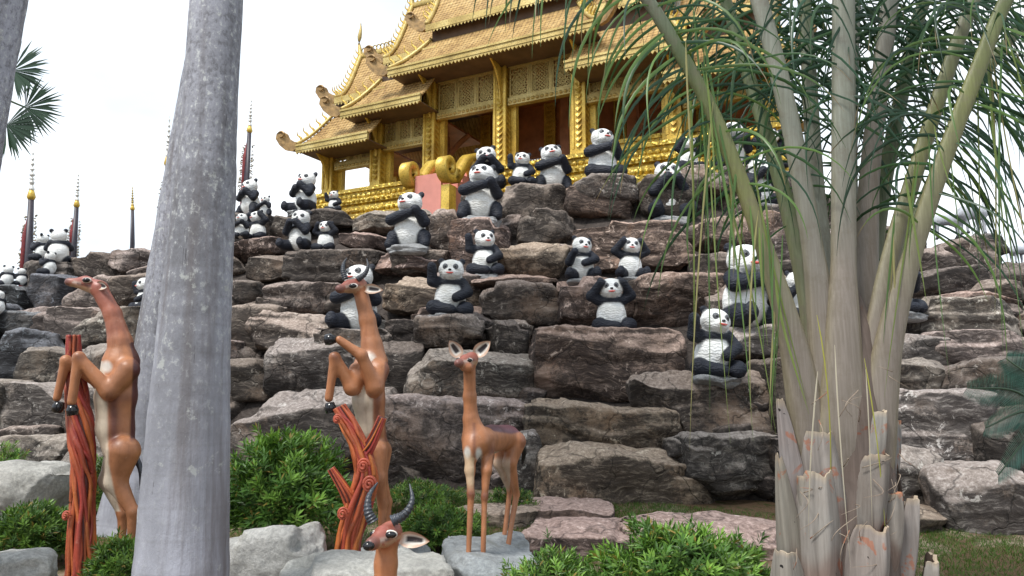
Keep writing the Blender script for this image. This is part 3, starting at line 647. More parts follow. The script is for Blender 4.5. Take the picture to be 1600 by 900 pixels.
# lattice panels above each bay
def lattice_mesh(w, h, kind):
    m = MB(); I = lambda P: P[:, 0:1] * EU + P[:, 1:2] * EV + P[:, 2:3] * np.array([[0, 0, 1.0]])
    fw = 0.045
    m.box(-w / 2, -w / 2 + fw, -.03, .03, 0, h, I); m.box(w / 2 - fw, w / 2, -.03, .03, 0, h, I)
    m.box(-w / 2 + fw, w / 2 - fw, -.028, .028, 0, fw, I); m.box(-w / 2 + fw, w / 2 - fw, -.028, .028, h - fw, h, I)
    a, b = w / 2 - fw, h - 2 * fw
    def bar(p, q, t=0.011):
        p = np.array(p, float); q = np.array(q, float); d = q - p; L = np.linalg.norm(d)
        if L < 1e-3: return
        nrm = np.array([-d[1], d[0]]) / L * t
        poly = [p + nrm, q + nrm, q - nrm, p - nrm]; V = [[x, yy, z] for yy in (-.014, .014) for (x, z) in poly]
        V = np.array(V); m.add(I(V), [[0, 1, 2, 3], [7, 6, 5, 4], [0, 4, 5, 1], [1, 5, 6, 2], [2, 6, 7, 3], [3, 7, 4, 0]])
    def clip(x0, slope):
        pts = []
        z_l = (-a - x0) * slope; z_r = (a - x0) * slope
        for x, z in ((-a, z_l), (a, z_r)):
            if -1e-6 <= z <= b + 1e-6: pts.append((x, z + fw))
        for z in (0, b):
            x = x0 + z / slope
            if -a < x < a: pts.append((x, z + fw))
        if len(pts) >= 2: bar(pts[0], pts[1])
    st = 0.095 if kind == 0 else 0.15
    for x0 in np.arange(-a - b, a + b, st): clip(x0, 1.0); clip(x0 + b * 0 , -1.0)
    if kind == 1:
        for cx in (-a * .55, 0, a * .55):
            for cz in np.linspace(0.14, h - 0.14, 5):
                t = np.linspace(0, 2 * math.pi, 9)
                for i in range(8): bar((cx + .055 * math.cos(t[i]), cz + .055 * math.sin(t[i])), (cx + .055 * math.cos(t[i + 1]), cz + .055 * math.sin(t[i + 1])), 0.014)
    else:
        for sx in (-1, 1):
            for cz in np.linspace(0.12, h - 0.12, 6):
                t = np.linspace(0, 2 * math.pi, 9); cx = sx * (a - .045)
                for i in range(8): bar((cx + .05 * math.cos(t[i]), cz + .05 * math.sin(t[i])), (cx + .05 * math.cos(t[i + 1]), cz + .05 * math.sin(t[i + 1])), 0.013)
    return m.mesh('lattice_panel', False)
LAT = {}
def bay(u0, u1, zb, zt, v, solid=True):
    a, b = u0 + 0.2, u1 - 0.2; w = (b - a - 0.12) / 3; m = MB()
    m.box(a, b, v - .09, v + .09, zb - 0.22, zb - 0.05, TW); m.box(a, b, v - .06, v + .06, zt, zt + 0.10, TW); m.box(a - .02, b + .02, v - .06, v + .06, zb - .05, zb, TW)
    for k in range(4): m.box(a + k * (w + .04), a + k * (w + .04) + .04 - 1e-3 * 0, v - .045, v + .045, zb, zt, TW) if k in (1, 2) else None
    for kk in np.arange(a + .07, b, 0.13): m.ball(TW([kk, v - .09, zb - .135]), (.055, .055, .05), 7, 5)
    part('beam', m, MAT['pale_gold'] if v < 1 else MAT['gold_paint'], temple, False)
    for k in range(3):
        key = (round(w, 3), round(zt - zb, 3), 0 if k == 1 else 1)
        if key not in LAT: LAT[key] = lattice_mesh(*key)
        o = link('lattice_panel', LAT[key], MAT['pale_gold'], temple); o.location = (TW([a + .04 + w / 2 + k * (w + .04) - .02 * (k == 0), v, zb]) - ORG[temple]).tolist()
BAYS = {(-2.2, 0.0): (9.2, 10.02), (0.0, 2.2): (9.2, 10.02), (-4.0, -2.2): (8.58, 9.27), (2.2, 4.55): (8.86, 9.35), (-5.75, -4.0): (8.25, 8.62), (4.55, 6.7): (8.3, 8.65)}
for (u0, u1), (zb, zt) in BAYS.items():
    bay(u0, u1, zb, zt, 0.0)
# back lattice screens against the sky
mbk = MB()
for (u0, u1) in [(-2.2, 0.0), (0.0, 2.2), (2.2, 4.55), (4.55, 6.7)]:
    mbk.box(u0, u1, 2 * RV - .05, 2 * RV + .05, 8.65, topz((u0 + u1) / 2) + .0, TW); mbk.box(u0, u1, 2 * RV - .05, 2 * RV + .05, FLOOR, 7.95, TW)
    for k in range(2):
        w = (u1 - u0) / 2; key = (round(w, 3), 0.70, 0)
        if key not in LAT: LAT[key] = lattice_mesh(*key)
        o = link('lattice_panel', LAT[key], MAT['red_wood'], temple); o.location = (TW([u0 + w * (k + .5), 2 * RV, 7.95]) - ORG[temple]).tolist()
part('back_wall', mbk, MAT['red_wood'], temple, False)
# ceilings and interior posts, arched braces
mb = MB()
mb.box(-2.45, 2.45, -.1, 2 * RV + .1, 10.22, 10.30, TW); mb.box(-4.2, -2.47, -.1, 2 * RV + .1, 9.40, 9.46, TW); mb.box(2.47, 4.7, -.1, 2 * RV + .1, 9.45, 9.5, TW)
mb.box(-5.9, -4.22, -.1, 2 * RV + .1, 8.70, 8.76, TW); mb.box(4.72, 6.85, -.1, 2 * RV + .1, 8.70, 8.76, TW)
part('ceiling', mb, MAT['red_wood'], temple, False)
for u in (-3.1, -1.2, 0.95, 2.9, 5.1):
    m = MB(); z1 = topz(u) - .1
    m.box(u - .13, u + .13, 1.9, 2.16, FLOOR, z1, TW)
    pts = np.array([TW([u + .13 + 0.8 * (t ** 2), 2.0, z1 - 1.0 + 0.9 * t]) for t in np.linspace(0, 1, 8)]); m.tube(pts, 0.08, 6)
    part('inner_post', m, MAT['red_wood'], temple, False)
m = MB(); m.box(2.55, 5.9, 0.35, 0.55, FLOOR, 7.62, TW); m.box(2.5, 5.95, 0.3, 0.6, 7.62, 7.72, TW); part('parapet', m, MAT['gold_relief'], temple, False)
# roofs
def prof(p0, p1, sag, n):
    t = np.linspace(0, 1, n + 1); v = p0[0] + (p1[0] - p0[0]) * t; z = p0[1] + (p1[1] - p0[1]) * t - sag * np.sin(np.pi * t) * (1 - 0.35 * t)
    return np.stack([v, z], 1), t
def roof(name, L0, L1, R0, R1, p0, p1, sag, rows, mirror=True):
    """slope from eave p0=(v,z) to top p1; left edge u L0->L1, right edge R0->R1; lapped tile courses"""
    P, t = prof(p0, p1, sag, rows); tk = 0.035
    for side in ((1, 0) if mirror else (0,)):
        m = MB()
        for i in range(rows):
            (va, za), (vb, zb) = P[i], P[i + 1]; ua, ub = L0 + (L1 - L0) * t[i], L0 + (L1 - L0) * t[i + 1]; ra, rb = R0 + (R1 - R0) * t[i], R0 + (R1 - R0) * t[i + 1]
            c = np.array([[ua, va, za + tk], [ra, va, za + tk], [rb, vb, zb + .004], [ub, vb, zb + .004], [ua, va, za - .03], [ra, va, za - .03], [rb, vb, zb - .03], [ub, vb, zb - .03]])
            q = [[0, 1, 2, 3], [5, 4, 7, 6], [4, 5, 1, 0], [7, 3, 2, 6], [4, 0, 3, 7], [1, 5, 6, 2]]
            if side: c[:, 1] = 2 * RV - c[:, 1]; q = [x[::-1] for x in q]
            m.add(TW(c), q)
        o = part(name, m, MAT['roof_tile'], temple, False)
    return o, P
def barge(par, L0, L1, P, out, up=0.10, hooks=True, w=0.07):
    n = len(P); t = np.linspace(0, 1, n); path = np.stack([L0 + (L1 - L0) * t, P[:, 0], P[:, 1] + up], 1)
    m = MB(); fine = catmull(path, n * 2)
    W = TW(fine); m.tube(W, w, 6); m.tube(TW(fine + [out * .11, -.02, -.07]), w * .55, 5); part('bargeboard', m, MAT['pale_gold'], temple)
    if hooks:
        m = MB()
        for k in range(3, len(fine) - 2, 4):
            b = fine[k]; m.tube(TW(catmull([b, b + [out * .03, -.02, .11], b + [out * .12, -.06, .19], b + [out * .10, -.10, .30]], 7)), np.linspace(.05, .006, 7), 5)
        part('ridge_hook', m, MAT['gold_paint'], temple)
def finial(u, v, z, out, s=1.0):
    """up-curled leaf blade at an eave corner"""
    o = [(0, 0), (.12, -.10), (.32, -.06), (.50, .10), (.62, .30), (.60, .46), (.48, .52), (.36, .44), (.30, .30), (.18, .22), (.05, .18)]
    m = MB(); P = np.array([[u + out * a * s, v - .35 * a * s, z + b * s] for a, b in o]); m.plate(TW(P), EV * 0.10 * s + EU * .04)
    c = np.array([u + out * .45 * s, v - .16 * s, z + .40 * s]); 
    m.tube(TW(np.array([c + [0.16 * s * out * math.cos(q) * (1 - q / 9), -.02, .12 * s * math.sin(q) * (1 - q / 9)] for q in np.linspace(0, 6, 16)])), 0.028 * s, 5)
    part('finial', m, MAT['aged_gold'], temple, False)
def eave(L, R, v, z):
    m = MB(); m.box(L, R, v - .045, v + .03, z - .17, z + .05, TW); m.box(L - .01, R + .01, v - .07, v - .045, z + .0, z + .055, TW); m.box(L, R, v - .06, v - .045, z - .13, z - .09, TW)
    for k in np.arange(L, R - .09, 0.11):
        m.add(TW([[k, v - .05, z - .16], [k + .11, v - .05, z - .16], [k + .055, v - .05, z - .235], [k, v - .01, z - .16], [k + .11, v - .01, z - .16], [k + .055, v - .01, z - .235]]),
              [[0, 2, 5, 3], [2, 1, 4, 5]], [[0, 1, 2], [5, 4, 3]])
    part('eave_fringe', m, MAT['pale_gold'], temple, False)
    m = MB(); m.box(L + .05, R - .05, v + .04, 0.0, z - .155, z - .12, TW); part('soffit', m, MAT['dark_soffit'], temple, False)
TIERS = [  # skirt: eave u, eave z, top u, top z ; upper: eave u, eave z, ridge u, ridge z
 (6.16, 8.56, 5.65, 9.64, 5.43, 10.1, 6.05, 12.35), (4.57, 9.32, 3.9, 10.42, 3.68, 10.95, 4.05, 13.6), (2.97, 10.2, 2.2, 11.25, 2.25, 11.62, 2.6, 15.2)]
INNER = [3.6, 1.9, 0.0]
for k, (es, ez, ts, tz, us, uz, rs, rz) in enumerate(TIERS):
    for sd in (-1, 1):
        iu = INNER[k]
        es, ts, us, rs = TIERS[k][0], TIERS[k][2], TIERS[k][4], TIERS[k][6]
        if sd > 0 and k < 2: dd = (.95, .55)[k]; es += dd; ts += dd; us += dd; rs += dd; iu += (.95, .3)[k]
        Ls, Rs = (-es, -iu) if sd < 0 else (iu, es); Lt, Rt = (-ts, -iu) if sd < 0 else (iu, ts)
        if k == 2:
            if sd > 0: continue
            Ls, Rs, Lt, Rt = -es, es, -ts, ts
        _, P = roof('skirt_roof', Ls, Lt, Rs, Rt, (-1.0, ez), (-.1, tz), 0.10, 11)
        eave(Ls, Rs, -1.0, ez)
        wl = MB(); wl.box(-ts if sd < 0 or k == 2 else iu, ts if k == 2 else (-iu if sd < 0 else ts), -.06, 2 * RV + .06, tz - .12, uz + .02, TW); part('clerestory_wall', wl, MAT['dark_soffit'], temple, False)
        Lu, Ru = (-us, -iu) if sd < 0 else (iu, us); Lr, Rr = (-rs, -iu) if sd < 0 else (iu, rs)
        if k == 2: Lu, Ru, Lr, Rr = -us, us, -rs, rs
        _, PU = roof('upper_roof', Lu, Lr, Ru, Rr, (-.28, uz), (RV, rz), 0.42, 24)
        m = MB(); m.box(Lu, Ru, -.33, -.28, uz - .12, uz + .06, TW)
        for kk in np.arange(Lu, Ru - .09, 0.11): m.add(TW([[kk, -.32, uz - .12], [kk + .11, -.32, uz - .12], [kk + .055, -.32, uz - .2]]), None, [[0, 1, 2]])
        part('eave_fringe', m, MAT['pale_gold'], temple, False)
        # gable infill so that the roof is closed at its end
        for s2 in ((-1, 1) if k == 2 else (sd,)):
            e0, e1, b0, b1 = s2 * es, s2 * ts, s2 * us, s2 * rs
            barge(temple, e0, e1, P, s2, hooks=True, w=.055); barge(temple, b0, b1, PU, s2)
            finial(e0, -1.0, ez - .02, s2, 1.0); finial(b0, -.28, uz + .0, s2, 0.95); finial(b0 - s2 * .05, 2 * RV + .28, uz, s2, 0.95)
            t = np.linspace(0, 1, len(PU)); near = np.stack([b0 + (b1 - b0) * t - s2 * .06, PU[:, 0], PU[:, 1]], 1); far = near.copy(); far[:, 1] = 2 * RV - far[:, 1]
            gm = MB(); gm.sheet(TW(np.stack([near, far], 0).transpose(1, 0, 2))); part('gable', gm, MAT['gold_relief'], temple, False)
            # ridge spire
            m = MB(); rp = np.array([b1, RV, rz]); pts = [rp + [0, 0, -.1], rp + [s2 * .05, 0, .25], rp + [s2 * .10, 0, .55], rp + [s2 * .05, 0, .95], rp + [s2 * .05, 0, 1.25]]
            m.tube(TW(catmull(pts, 14)), np.interp(np.linspace(0, 1, 14), [0, .3, .5, .62, 1], [.12, .07, .035, .075, .006]), 7); part('ridge_spire', m, MAT['pale_gold'], temple)
        m = MB(); L, R = Lr, Rr
        m.box(L, R, RV - .07, RV + .07, rz - .08, rz + .10, TW)
        for kk in np.arange(L + .1, R - .1, .15):
            c = np.array([kk, RV, rz + .22]); m.tube(TW(np.array([c + [.075 * math.cos(q), 0, .10 * math.sin(q)] for q in np.linspace(0, 2 * math.pi, 8)])), .022, 4)
        part('ridge_crest', m, MAT['pale_gold'], temple)
# eave brackets
for u in COLS:
    m = MB(); zt = {0: 10.05, 1: 9.2, 2: 8.45}[0 if abs(u) < 2.5 else (1 if abs(u) < 4.6 else 2)]
    P = [[u, -.16, zt - .95], [u, -.22, zt - .55], [u, -.45, zt - .15], [u, -.72, zt + .02], [u, -.50, zt + .02], [u, -.16, zt - .05]]
    m.plate(TW(np.array(P)), EU * .06); m.tube(TW(catmull([[u + .03, -.17, zt - 1.0], [u + .03, -.24, zt - .55], [u + .03, -.47, zt - .16], [u + .03, -.75, zt + .03]], 10)), .035, 6)
    part('eave_bracket', m, MAT['gold_paint'], temple, False)
# scroll-sided stair of pink plaster
m = MB()
for i in range(7): m.box(-1.22, -0.45, -0.6 - 0.22 * (7 - i), 0.2, 5.9 + 0.2 * i - (0.9 if i == 0 else 0), 6.1 + 0.2 * i - .002, TW)
part('stair', m, MAT['pink_plaster'], temple, False)
m = MB(); m.box(-1.20, -0.47, -2.2, -2.12, 5.2, 6.7, TW); part('stair_panel', m, MAT['pink_plaster'], temple, False)
def scroll(u, v0, z0, s=1.0, flip=1):
    pts = [np.array([v0 + 1.75, z0 + 1.0]), np.array([v0 + 1.3, z0 + 0.95]), np.array([v0 + .9, z0 + .55]), np.array([v0 + .62, z0 + .22])]
    c = np.array([v0 + .32, z0 + .45])
    for a in np.linspace(-0.7, 7.6, 26):
        r = .33 * (1 - (a + .7) / 10.5); pts.append(c + r * np.array([math.cos(-a - .6), math.sin(-a - .6)]))
    pts = np.array(pts); fine = catmull(np.stack([np.zeros(len(pts)), pts[:, 0], pts[:, 1]], 1), 110)
    tg = unit(np.gradient(fine, axis=0)); nr = np.stack([np.zeros(len(fine)), -tg[:, 2], tg[:, 1]], 1); th = np.linspace(.10, .055, len(fine))[:, None]
    a, b = fine + nr * th, fine - nr * th; W = .26
    m = MB(); e = np.array([W, 0, 0]); o = np.array([u, 0, 0])
    G = np.stack([a + o, a + o + e, b + o + e, b + o, a + o], 1); m.sheet(TW(G)); part('stair_scroll', m, MAT['gold_paint'], temple)
    m = MB(); m.box(u + .02, u + W - .02, v0 + .25, v0 + .55, 5.4, z0 + .02, TW); part('stair_scroll', m, MAT['gold_paint'], temple, False)
scroll(-1.48, -2.5, 6.36); scroll(-0.45, -2.5, 6.36); scroll(-0.45, -1.2, 6.8)
# ------------------------------------------------------------------ panda statues
WH, BK = (0.80, 0.81, 0.80), (0.013, 0.016, 0.026)
ARMS = {  # viewer's left arm, viewer's right arm: elbow, hand
 'hug': (((-.29, -.13, .49), (.03, -.30, .55)), ((.28, -.12, .44), (.16, -.28, .62))),
 'cover': (((-.36, -.02, .66), (-.19, -.15, .88)), ((.36, -.02, .66), (.20, -.13, .88))),
 'wave': (((-.31, -.06, .58), (-.33, -.14, .82)), ((.29, -.10, .42), (.10, -.27, .30))),
 'mouth': (((-.27, -.15, .45), (-.08, -.29, .66)), ((.27, -.15, .45), (.08, -.29, .66))),
 'cheek': (((-.28, -.12, .42), (-.16, -.28, .62)), ((.29, -.12, .46), (.04, -.30, .36))),
}
LEGS = {
 'spread': [[(-.15, .02, .15), (-.27, -.22, .13), (-.29, -.34, .14)], [(.15, .02, .15), (.27, -.22, .13), (.29, -.34, .14)]],
 'cross': [[(-.17, .02, .14), (-.27, -.18, .13), (.02, -.33, .09)], [(.17, .02, .14), (.28, -.18, .12), (.20, -.31, .09)]],
 'side': [[(-.16, .04, .16), (-.25, -.06, .20), (-.31, -.14, .07)], [(.16, .04, .16), (.25, -.06, .20), (.29, -.14, .07)]],
}
def panda_meshes(arm, leg, hr):
    HR = np.array(Euler(hr).to_matrix()); hp = np.array([0, 0, .64])
    def hv(c): return tuple(HR @ (np.array(c) - hp) + hp)
    P = [('e', (0, .02, .31), (.265, .225, .30), None, WH), ('e', (0, .01, .575), (.215, .17, .10), None, BK),
         ('e', hv((0, -.03, .79)), (.215, .195, .185), HR, WH), ('e', hv((0, -.195, .735)), (.10, .075, .070), HR, WH), ('e', hv((0, -.14, .70)), (.13, .10, .075), HR, WH)]
    for s in (-1, 1): P.append(('e', hv((s * .175, .01, .945)), (.062, .04, .062), HR, BK))
    for (el, ha), s in zip(ARMS[arm], (-1, 1)):
        P.append(('c', (s * .19, 0, .575), el, .105, .088, BK)); P.append(('c', el, ha, .088, .080, BK))
    for a, b, c in LEGS[leg]:
        P.append(('c', a, b,   .15, .12, BK)); P.append(('c', b, c, .115, .085, BK))
        if leg == 'spread': P.append(('e', (c[0], c[1] - .02, c[2] + .03), (.085, .05, .105), None, BK))
    body = sculpt(P, 0.0215, 0.035, noise=lambda V: 0.0045 * fbm(V * [16, 16, 34], 2, 4), sig=0.006)
    eyes = []
    for s in (-1, 1):
        m = MB(); R = np.array(Euler((0, s * 0.45, s * 0.35)).to_matrix()); m.ball(hv((s * .083, -.196, .822)), (.050, .026, .060), 12, 8, R=HR @ R); eyes.append(m.mesh('eye_patch'))
        m = MB(); m.ball(hv((s * .080, -.216, .826)), (.020, .014, .022), 8, 6); eyes.append(m.mesh('eye'))
    m = MB(); m.ball(hv((0, -.268, .765)), (.030, .018, .020), 8, 6); nose = m.mesh('nose')
    m = MB(); m.tube(np.array([hv([x, -.272 + .9 * x * x * 2.2,   .712 + 2.2 * x * x]) for x in np.linspace(-.062, .062, 9)]), [.004, .010, .013, .015, .016, .015, .013, .010, .004], 7); mouth = m.mesh('mouth')
    return body.mesh('body'), eyes, nose, mouth
PM = {}
def cement_base(seed):
    P, Q = rock_shape(0.70, 0.68, 0.34, seed, 16, 4.5, 8, 0.16, 0.0); m = MB(); m.add(P + [0, -.04, -.10], Q); return m.mesh('plinth')
PLINTH = [cement_base(50 + i) for i in range(3)]
def panda(px, py, hpx, arm, leg, yaw, label, plinth=True, tilt=0.0, back=0.12, lean=0.0, Y=None):
    hr = (RNG.choice([-.22, -.12, -.05]) if arm == 'hug' else RNG.choice([-.08, .0]), RNG.choice([-.14, 0, .12]), RNG.choice([-.3, -.1, .15, .3]) if arm != 'cover' else RNG.choice([-.1, .1])); key = (arm, leg, hr)
    if key not in PM: PM[key] = panda_meshes(*key)
    body, eyes, nose, mouth = PM[key]
    p, zr = seat(px, py, back)
    if Y: p = at(px, py, Y); zr = p[2] - 0.05
    s = hpx * p[1] / FPX
    t = thing('panda_statue', label, 'panda statue', p.tolist(), 'panda statues on the rock hill'); t.scale = (s, s, s)
    t.rotation_euler = (tilt, lean, math.radians(yaw))
    link('body', body, MAT['panda'], t)
    for k in range(2):
        e = link('eye_patch', eyes[2 * k], MAT['eye_ring'], t); link('eye', eyes[2 * k + 1], MAT['black_gloss'], e)
    link('nose', nose, MAT['black_gloss'], t); link('mouth', mouth, MAT['lip_red'], t)
    if p[2] - zr > 0.05: ledge_under(p, s, zr)
    if plinth:
        link('plinth', PLINTH[RNG.randrange(3)], MAT['cement'], t).scale = (1, 1, .55)
PANDAS = [
 (640, 390, 95, 'hug', 'side', -6, 'large panda statue hugging itself, alone on a ledge left of the pink stair', 1),
 (750, 345, 95, 'hug', 'side', 2, 'panda statue with folded arms in front of the scroll stair, above a smaller waving panda', 1),
 (763, 300, 76, 'mouth', 'spread', 0, 'panda statue with paws at its mouth, half hidden behind the folded-arms panda', 0),
 (815, 292, 58, 'wave', 'cross', 4, 'small panda statue with one paw at its ear, below the second temple column', 0),
 (864, 300, 80, 'hug', 'side', 6, 'panda statue with paws pressed together on the dark boulder below the temple', 0),
 (943, 282, 88, 'hug', 'cross', 8, 'panda statue with folded arms seated on a pink slab against the golden base', 0),
 (1077, 268, 58, 'cover', 'cross', 6, 'small panda statue holding its head, behind the panda eating on the grey plinth', 0),
 (1043, 345, 98, 'mouth', 'spread', 8, 'panda statue with paws at its mouth and soles showing, on a pale grey plinth', 1),
 (758, 432, 76, 'wave', 'cross', 2, 'panda statue waving one paw, on a grey plinth halfway up the hill', 1),
 (702, 495, 93, 'wave', 'cross', 5, 'panda statue raising one paw, beside the ears of the four-legged antelope', 1),
 (910, 440, 73, 'cheek', 'spread', 0, 'panda statue with one paw at its cheek and one on its belly', 1),
 (985, 438, 70, 'cover', 'spread', 4, 'panda statue covering one eye, upper right of a trio at the hill centre', 1),
 (957, 520, 88, 'cover', 'cross', 3, 'panda statue covering one eye, lowest of the trio at the hill centre', 0),
 (1115, 590, 110, 'wave', 'cross', 5, 'lowest panda statue, one paw raised, on a layered slab left of the feather palm', 1),
 (1167, 515, 138, 'hug', 'spread', 28, 'largest panda statue, behind the drooping palm leaves left of the palm stalks', 0),
 (1143, 268, 84, 'hug', 'side', 10, 'panda statue by the right temple columns, behind the arching palm leaf', 0),
 (1188, 325, 84, 'mouth', 'spread', 14, 'panda statue on a pink rock behind the palm leaves, left of the thick stalks', 1),
 (1204, 268, 72, 'cover', 'cross', 12, 'panda statue just below the right end of the temple, between two palm stalks', 0),
 (1402, 492, 96, 'hug', 'cross', 20, 'panda statue seen between the two rightmost palm stalks', 1),
 (1246, 500, 78, 'cheek', 'cross', 12, 'panda statue almost hidden behind the thick palm stalks', 0),
 (476, 334, 70, 'hug', 'spread', -38, 'large panda statue with folded arms on the skyline, looking left', 1),
 (522, 332, 36, 'wave', 'cross', -6, 'tiny panda statue at the left end of the golden temple base', 1),
 (390, 337, 60, 'hug', 'side', -34, 'panda statue at the top of the group right of the big palm trunk', 0),
 (414, 338, 34, 'hug', 'side', -14, 'tiny panda statue squeezed beside the upper panda of the palm trunk group', 0),
 (467, 393, 68, 'mouth', 'spread', -22, 'panda statue eating with both paws, in front of the skyline panda', 0),
 (508, 393, 50, 'cover', 'cross', -16, 'small panda statue holding its ears, right of the eating panda', 0),
 (377, 373, 42, 'hug', 'cross', -8, 'panda statue partly cut off by the big palm trunk', 0),
 (402, 377, 50, 'cover', 'cross', -26, 'panda statue clasping its head, lower right of the palm trunk group', 1),
 (560, 518, 108, 'hug', 'spread', -4, 'panda statue on a grey plinth hidden behind the horned antelope head', 1),
 (90, 412, 56, 'hug', 'spread', -150, 'panda statue seen from behind, highest of the far left group', 0),
 (66, 408, 44, 'hug', 'cross', -110, 'panda statue looking left, tucked behind the tallest far left panda', 0),
 (76, 430, 38, 'hug', 'cross', -100, 'panda statue in profile on the dark ledge of the far left group', 0),
 (10, 447, 33, 'hug', 'cross', -135, 'panda statue at the left picture edge, left of a pair on a dark block', 0),
 (33, 446, 28, 'hug', 'spread', -125, 'smaller panda statue, right of the pair at the left picture edge', 0),
 (-6, 492, 40, 'cheek', 'cross', -120, 'panda statue cut by the left picture edge, below the pair', 0),
 (224, 486, 54, 'wave', 'cross', -36, 'panda statue just left of the palm trunks, level with the antelope head', 0),
]
for i, (px, py, h, a, l, yw, lb, pl) in enumerate(PANDAS):
    panda(px, py, h, a, l, yw, lb, bool(pl) or RNG.random() < .0, tilt=0.0, lean=RNG.uniform(-.04, .04), back=0.12 if h < 130 else 0.2)
# ------------------------------------------------------------------ long-necked antelope statues
BR, BD, CR, RD, WT, BLK = (0.44, 0.18, 0.078), (0.13, 0.038, 0.026), (0.62, 0.52, 0.40), (0.34, 0.10, 0.075), (0.72, 0.69, 0.63), (0.018, 0.017, 0.018)
def statue_frame(Y0):
    J = lambda px, py, dy=0.0: at(px, py, Y0 + dy); r = lambda q: q * Y0 / FPX
    return J, r
def limb(prims, pts, rad, c):
    for i in range(len(pts) - 1): prims.append(('c', pts[i], pts[i + 1], rad[i], rad[i + 1], c[i] if isinstance(c, list) else c))
def leaf_ear(base, tip, side, w, cup=0.25):
    """cupped leaf-shaped ear as a closed shell; side = direction across, third axis faces the opening"""
    base, tip = np.asarray(base, float), np.asarray(tip, float); ax = tip - base; L = np.linalg.norm(ax); side = unit(np.asarray(side, float) - (np.asarray(side, float) @ ax) * ax / L ** 2); nrm = unit(np.cross(ax, side))
    t = np.linspace(0, 1, 12); wt = w * np.sin(np.pi * np.clip(t * 0.93 + .07, 0, 1) ** 0.8) ** 0.8; s = np.linspace(-1, 1, 9)
    G = base + t[:, None, None] * ax + (wt[:, None] * s[None])[..., None] * side + (-(1 - s[None] ** 2) * wt[:, None] * cup * 2)[..., None] * nrm
    m = MB(); inner = (np.abs(s)[None] < 0.62) & (t[:, None] > 0.10) & (t[:, None] < 0.86)
    dark = (np.abs(s)[None] < 0.40) & (t[:, None] > 0.22) & (t[:, None] < 0.74)
    C = np.where(dark[..., None], np.array((.03, .025, .03)), np.where(inner[..., None], np.array(WT), np.array((.58, .40, .30)))).reshape(-1, 3)
    m.sheet(G, C); m.sheet((G - nrm * w * 0.16)[::-1], np.broadcast_to(np.array(BR), (G.shape[0] * G.shape[1], 3))); return m
def horn(pts, r0):
    n = 60; P = catmull(pts, n); t = np.linspace(0, 1, n); rad = r0 * (1 - .86 * t ** 1.2) * (1 + .09 * np.sin(t * 75) * (t < .8)); m = MB(); m.tube(P, rad, 10); return m
def build_antelope(name, label, base, prims, colfn, extras, h=0.0105, k=0.03):
    t = thing(name, label, 'antelope statue', np.asarray(base, float).tolist(), 'antelope statues in the garden')
    mb = sculpt(prims, h, k, colfn=colfn, sig=0.012, noise=lambda V: 0.003 * fbm(V * 9, 2, 4)); part('body', mb, MAT['statue_paint'], t)
    for nm, m, mat in extras: part(nm, m, MAT[mat], t)
    return t
def head(J, r, nose, mid, back, dn, sc=1.0, top=(RD), prims=None, cheek=(0, 4)):
    """nose, mid, back in (px,py,dy): wedge-shaped skull, slim muzzle, jaw"""
    N, M_, B = J(*nose), J(*mid), J(*back); dz = np.array([0, 0, 1.0])
    prims += [('c', B, M_, r(10.5 * sc), r(9.5 * sc), RD), ('c', M_ + dz * r(sc), N, r(8.0 * sc), r(4.6 * sc), RD), ('e', N - dz * r(.5), (r(5.2 * sc),) * 3, None, (.07, .055, .055)), ('c', B - dz * r(5 * sc), N - dz * r(3 * sc) + (M_ - N) * .25, r(8 * sc), r(4.0 * sc), BR)]
    return N, M_, B
def head_paint(V, C, D, N, B, r, sc):
    """pale lower jaw and cheek band, red-brown forehead"""
    near = np.min(D[:, :4], 1) < r(2.5); ax = unit(B - N); q = V - N; t = q @ ax; h = (q - t[:, None] * ax)[:, 2] / r(10 * sc); L = np.linalg.norm(B - N)
    w = near * np.clip((-h - .18) / .2, 0, 1) * (t > .12 * L) * (t < 1.1 * L); C = C * (1 - .75 * w[:, None]) + np.array((.50, .33, .20)) * .75 * w[:, None]
    band = near * np.exp(-((h - .05) / .22) ** 2) * (t > .18 * L) * (t < .5 * L); C = C * (1 - .7 * band[:, None]) + np.array((.66, .58, .50)) * .7 * band[:, None]
    dk = near * np.exp(-((h + .05) / .14) ** 2) * (t > .34 * L) * (t < .8 * L); return C * (1 - .75 * dk[:, None]) + np.array((.07, .03, .03)) * .75 * dk[:, None]
def soft(x): return np.clip(x + .5, 0, 1)
def lay(C, w, c):
    w = np.asarray(w, float)[:, None]; return C * (1 - w) + np.array(c) * w
def eye_parts(P, d, rr):
    """white ring, dark lens"""
    m = MB(); m.ball(P, (rr * 1.5, rr * .8, rr * .92), 12, 8); m2 = MB(); m2.ball(np.asarray(P) + np.asarray(d) * rr * .45, (rr * 1.25, rr * .72, rr * .74), 12, 8)
    return [('eye_ring', m, 'bone_paint'), ('eye', m2, 'black_gloss')]
plain('bone_paint', (0.66, 0.60, 0.53), 0.45, var=0.12, scale=30)
def hoof(P, r, d=(0, -0.3, -1)):
    m = MB(); P = np.asarray(P, float); d = unit(np.asarray(d, float)); m.tube(np.array([P - d * r * .7, P + d * r * .4, P + d * r * 1.5]), [r * .85, r * 1.15, r * 1.0], 9, flat=1.1, up=(1, 0, .01)); return m

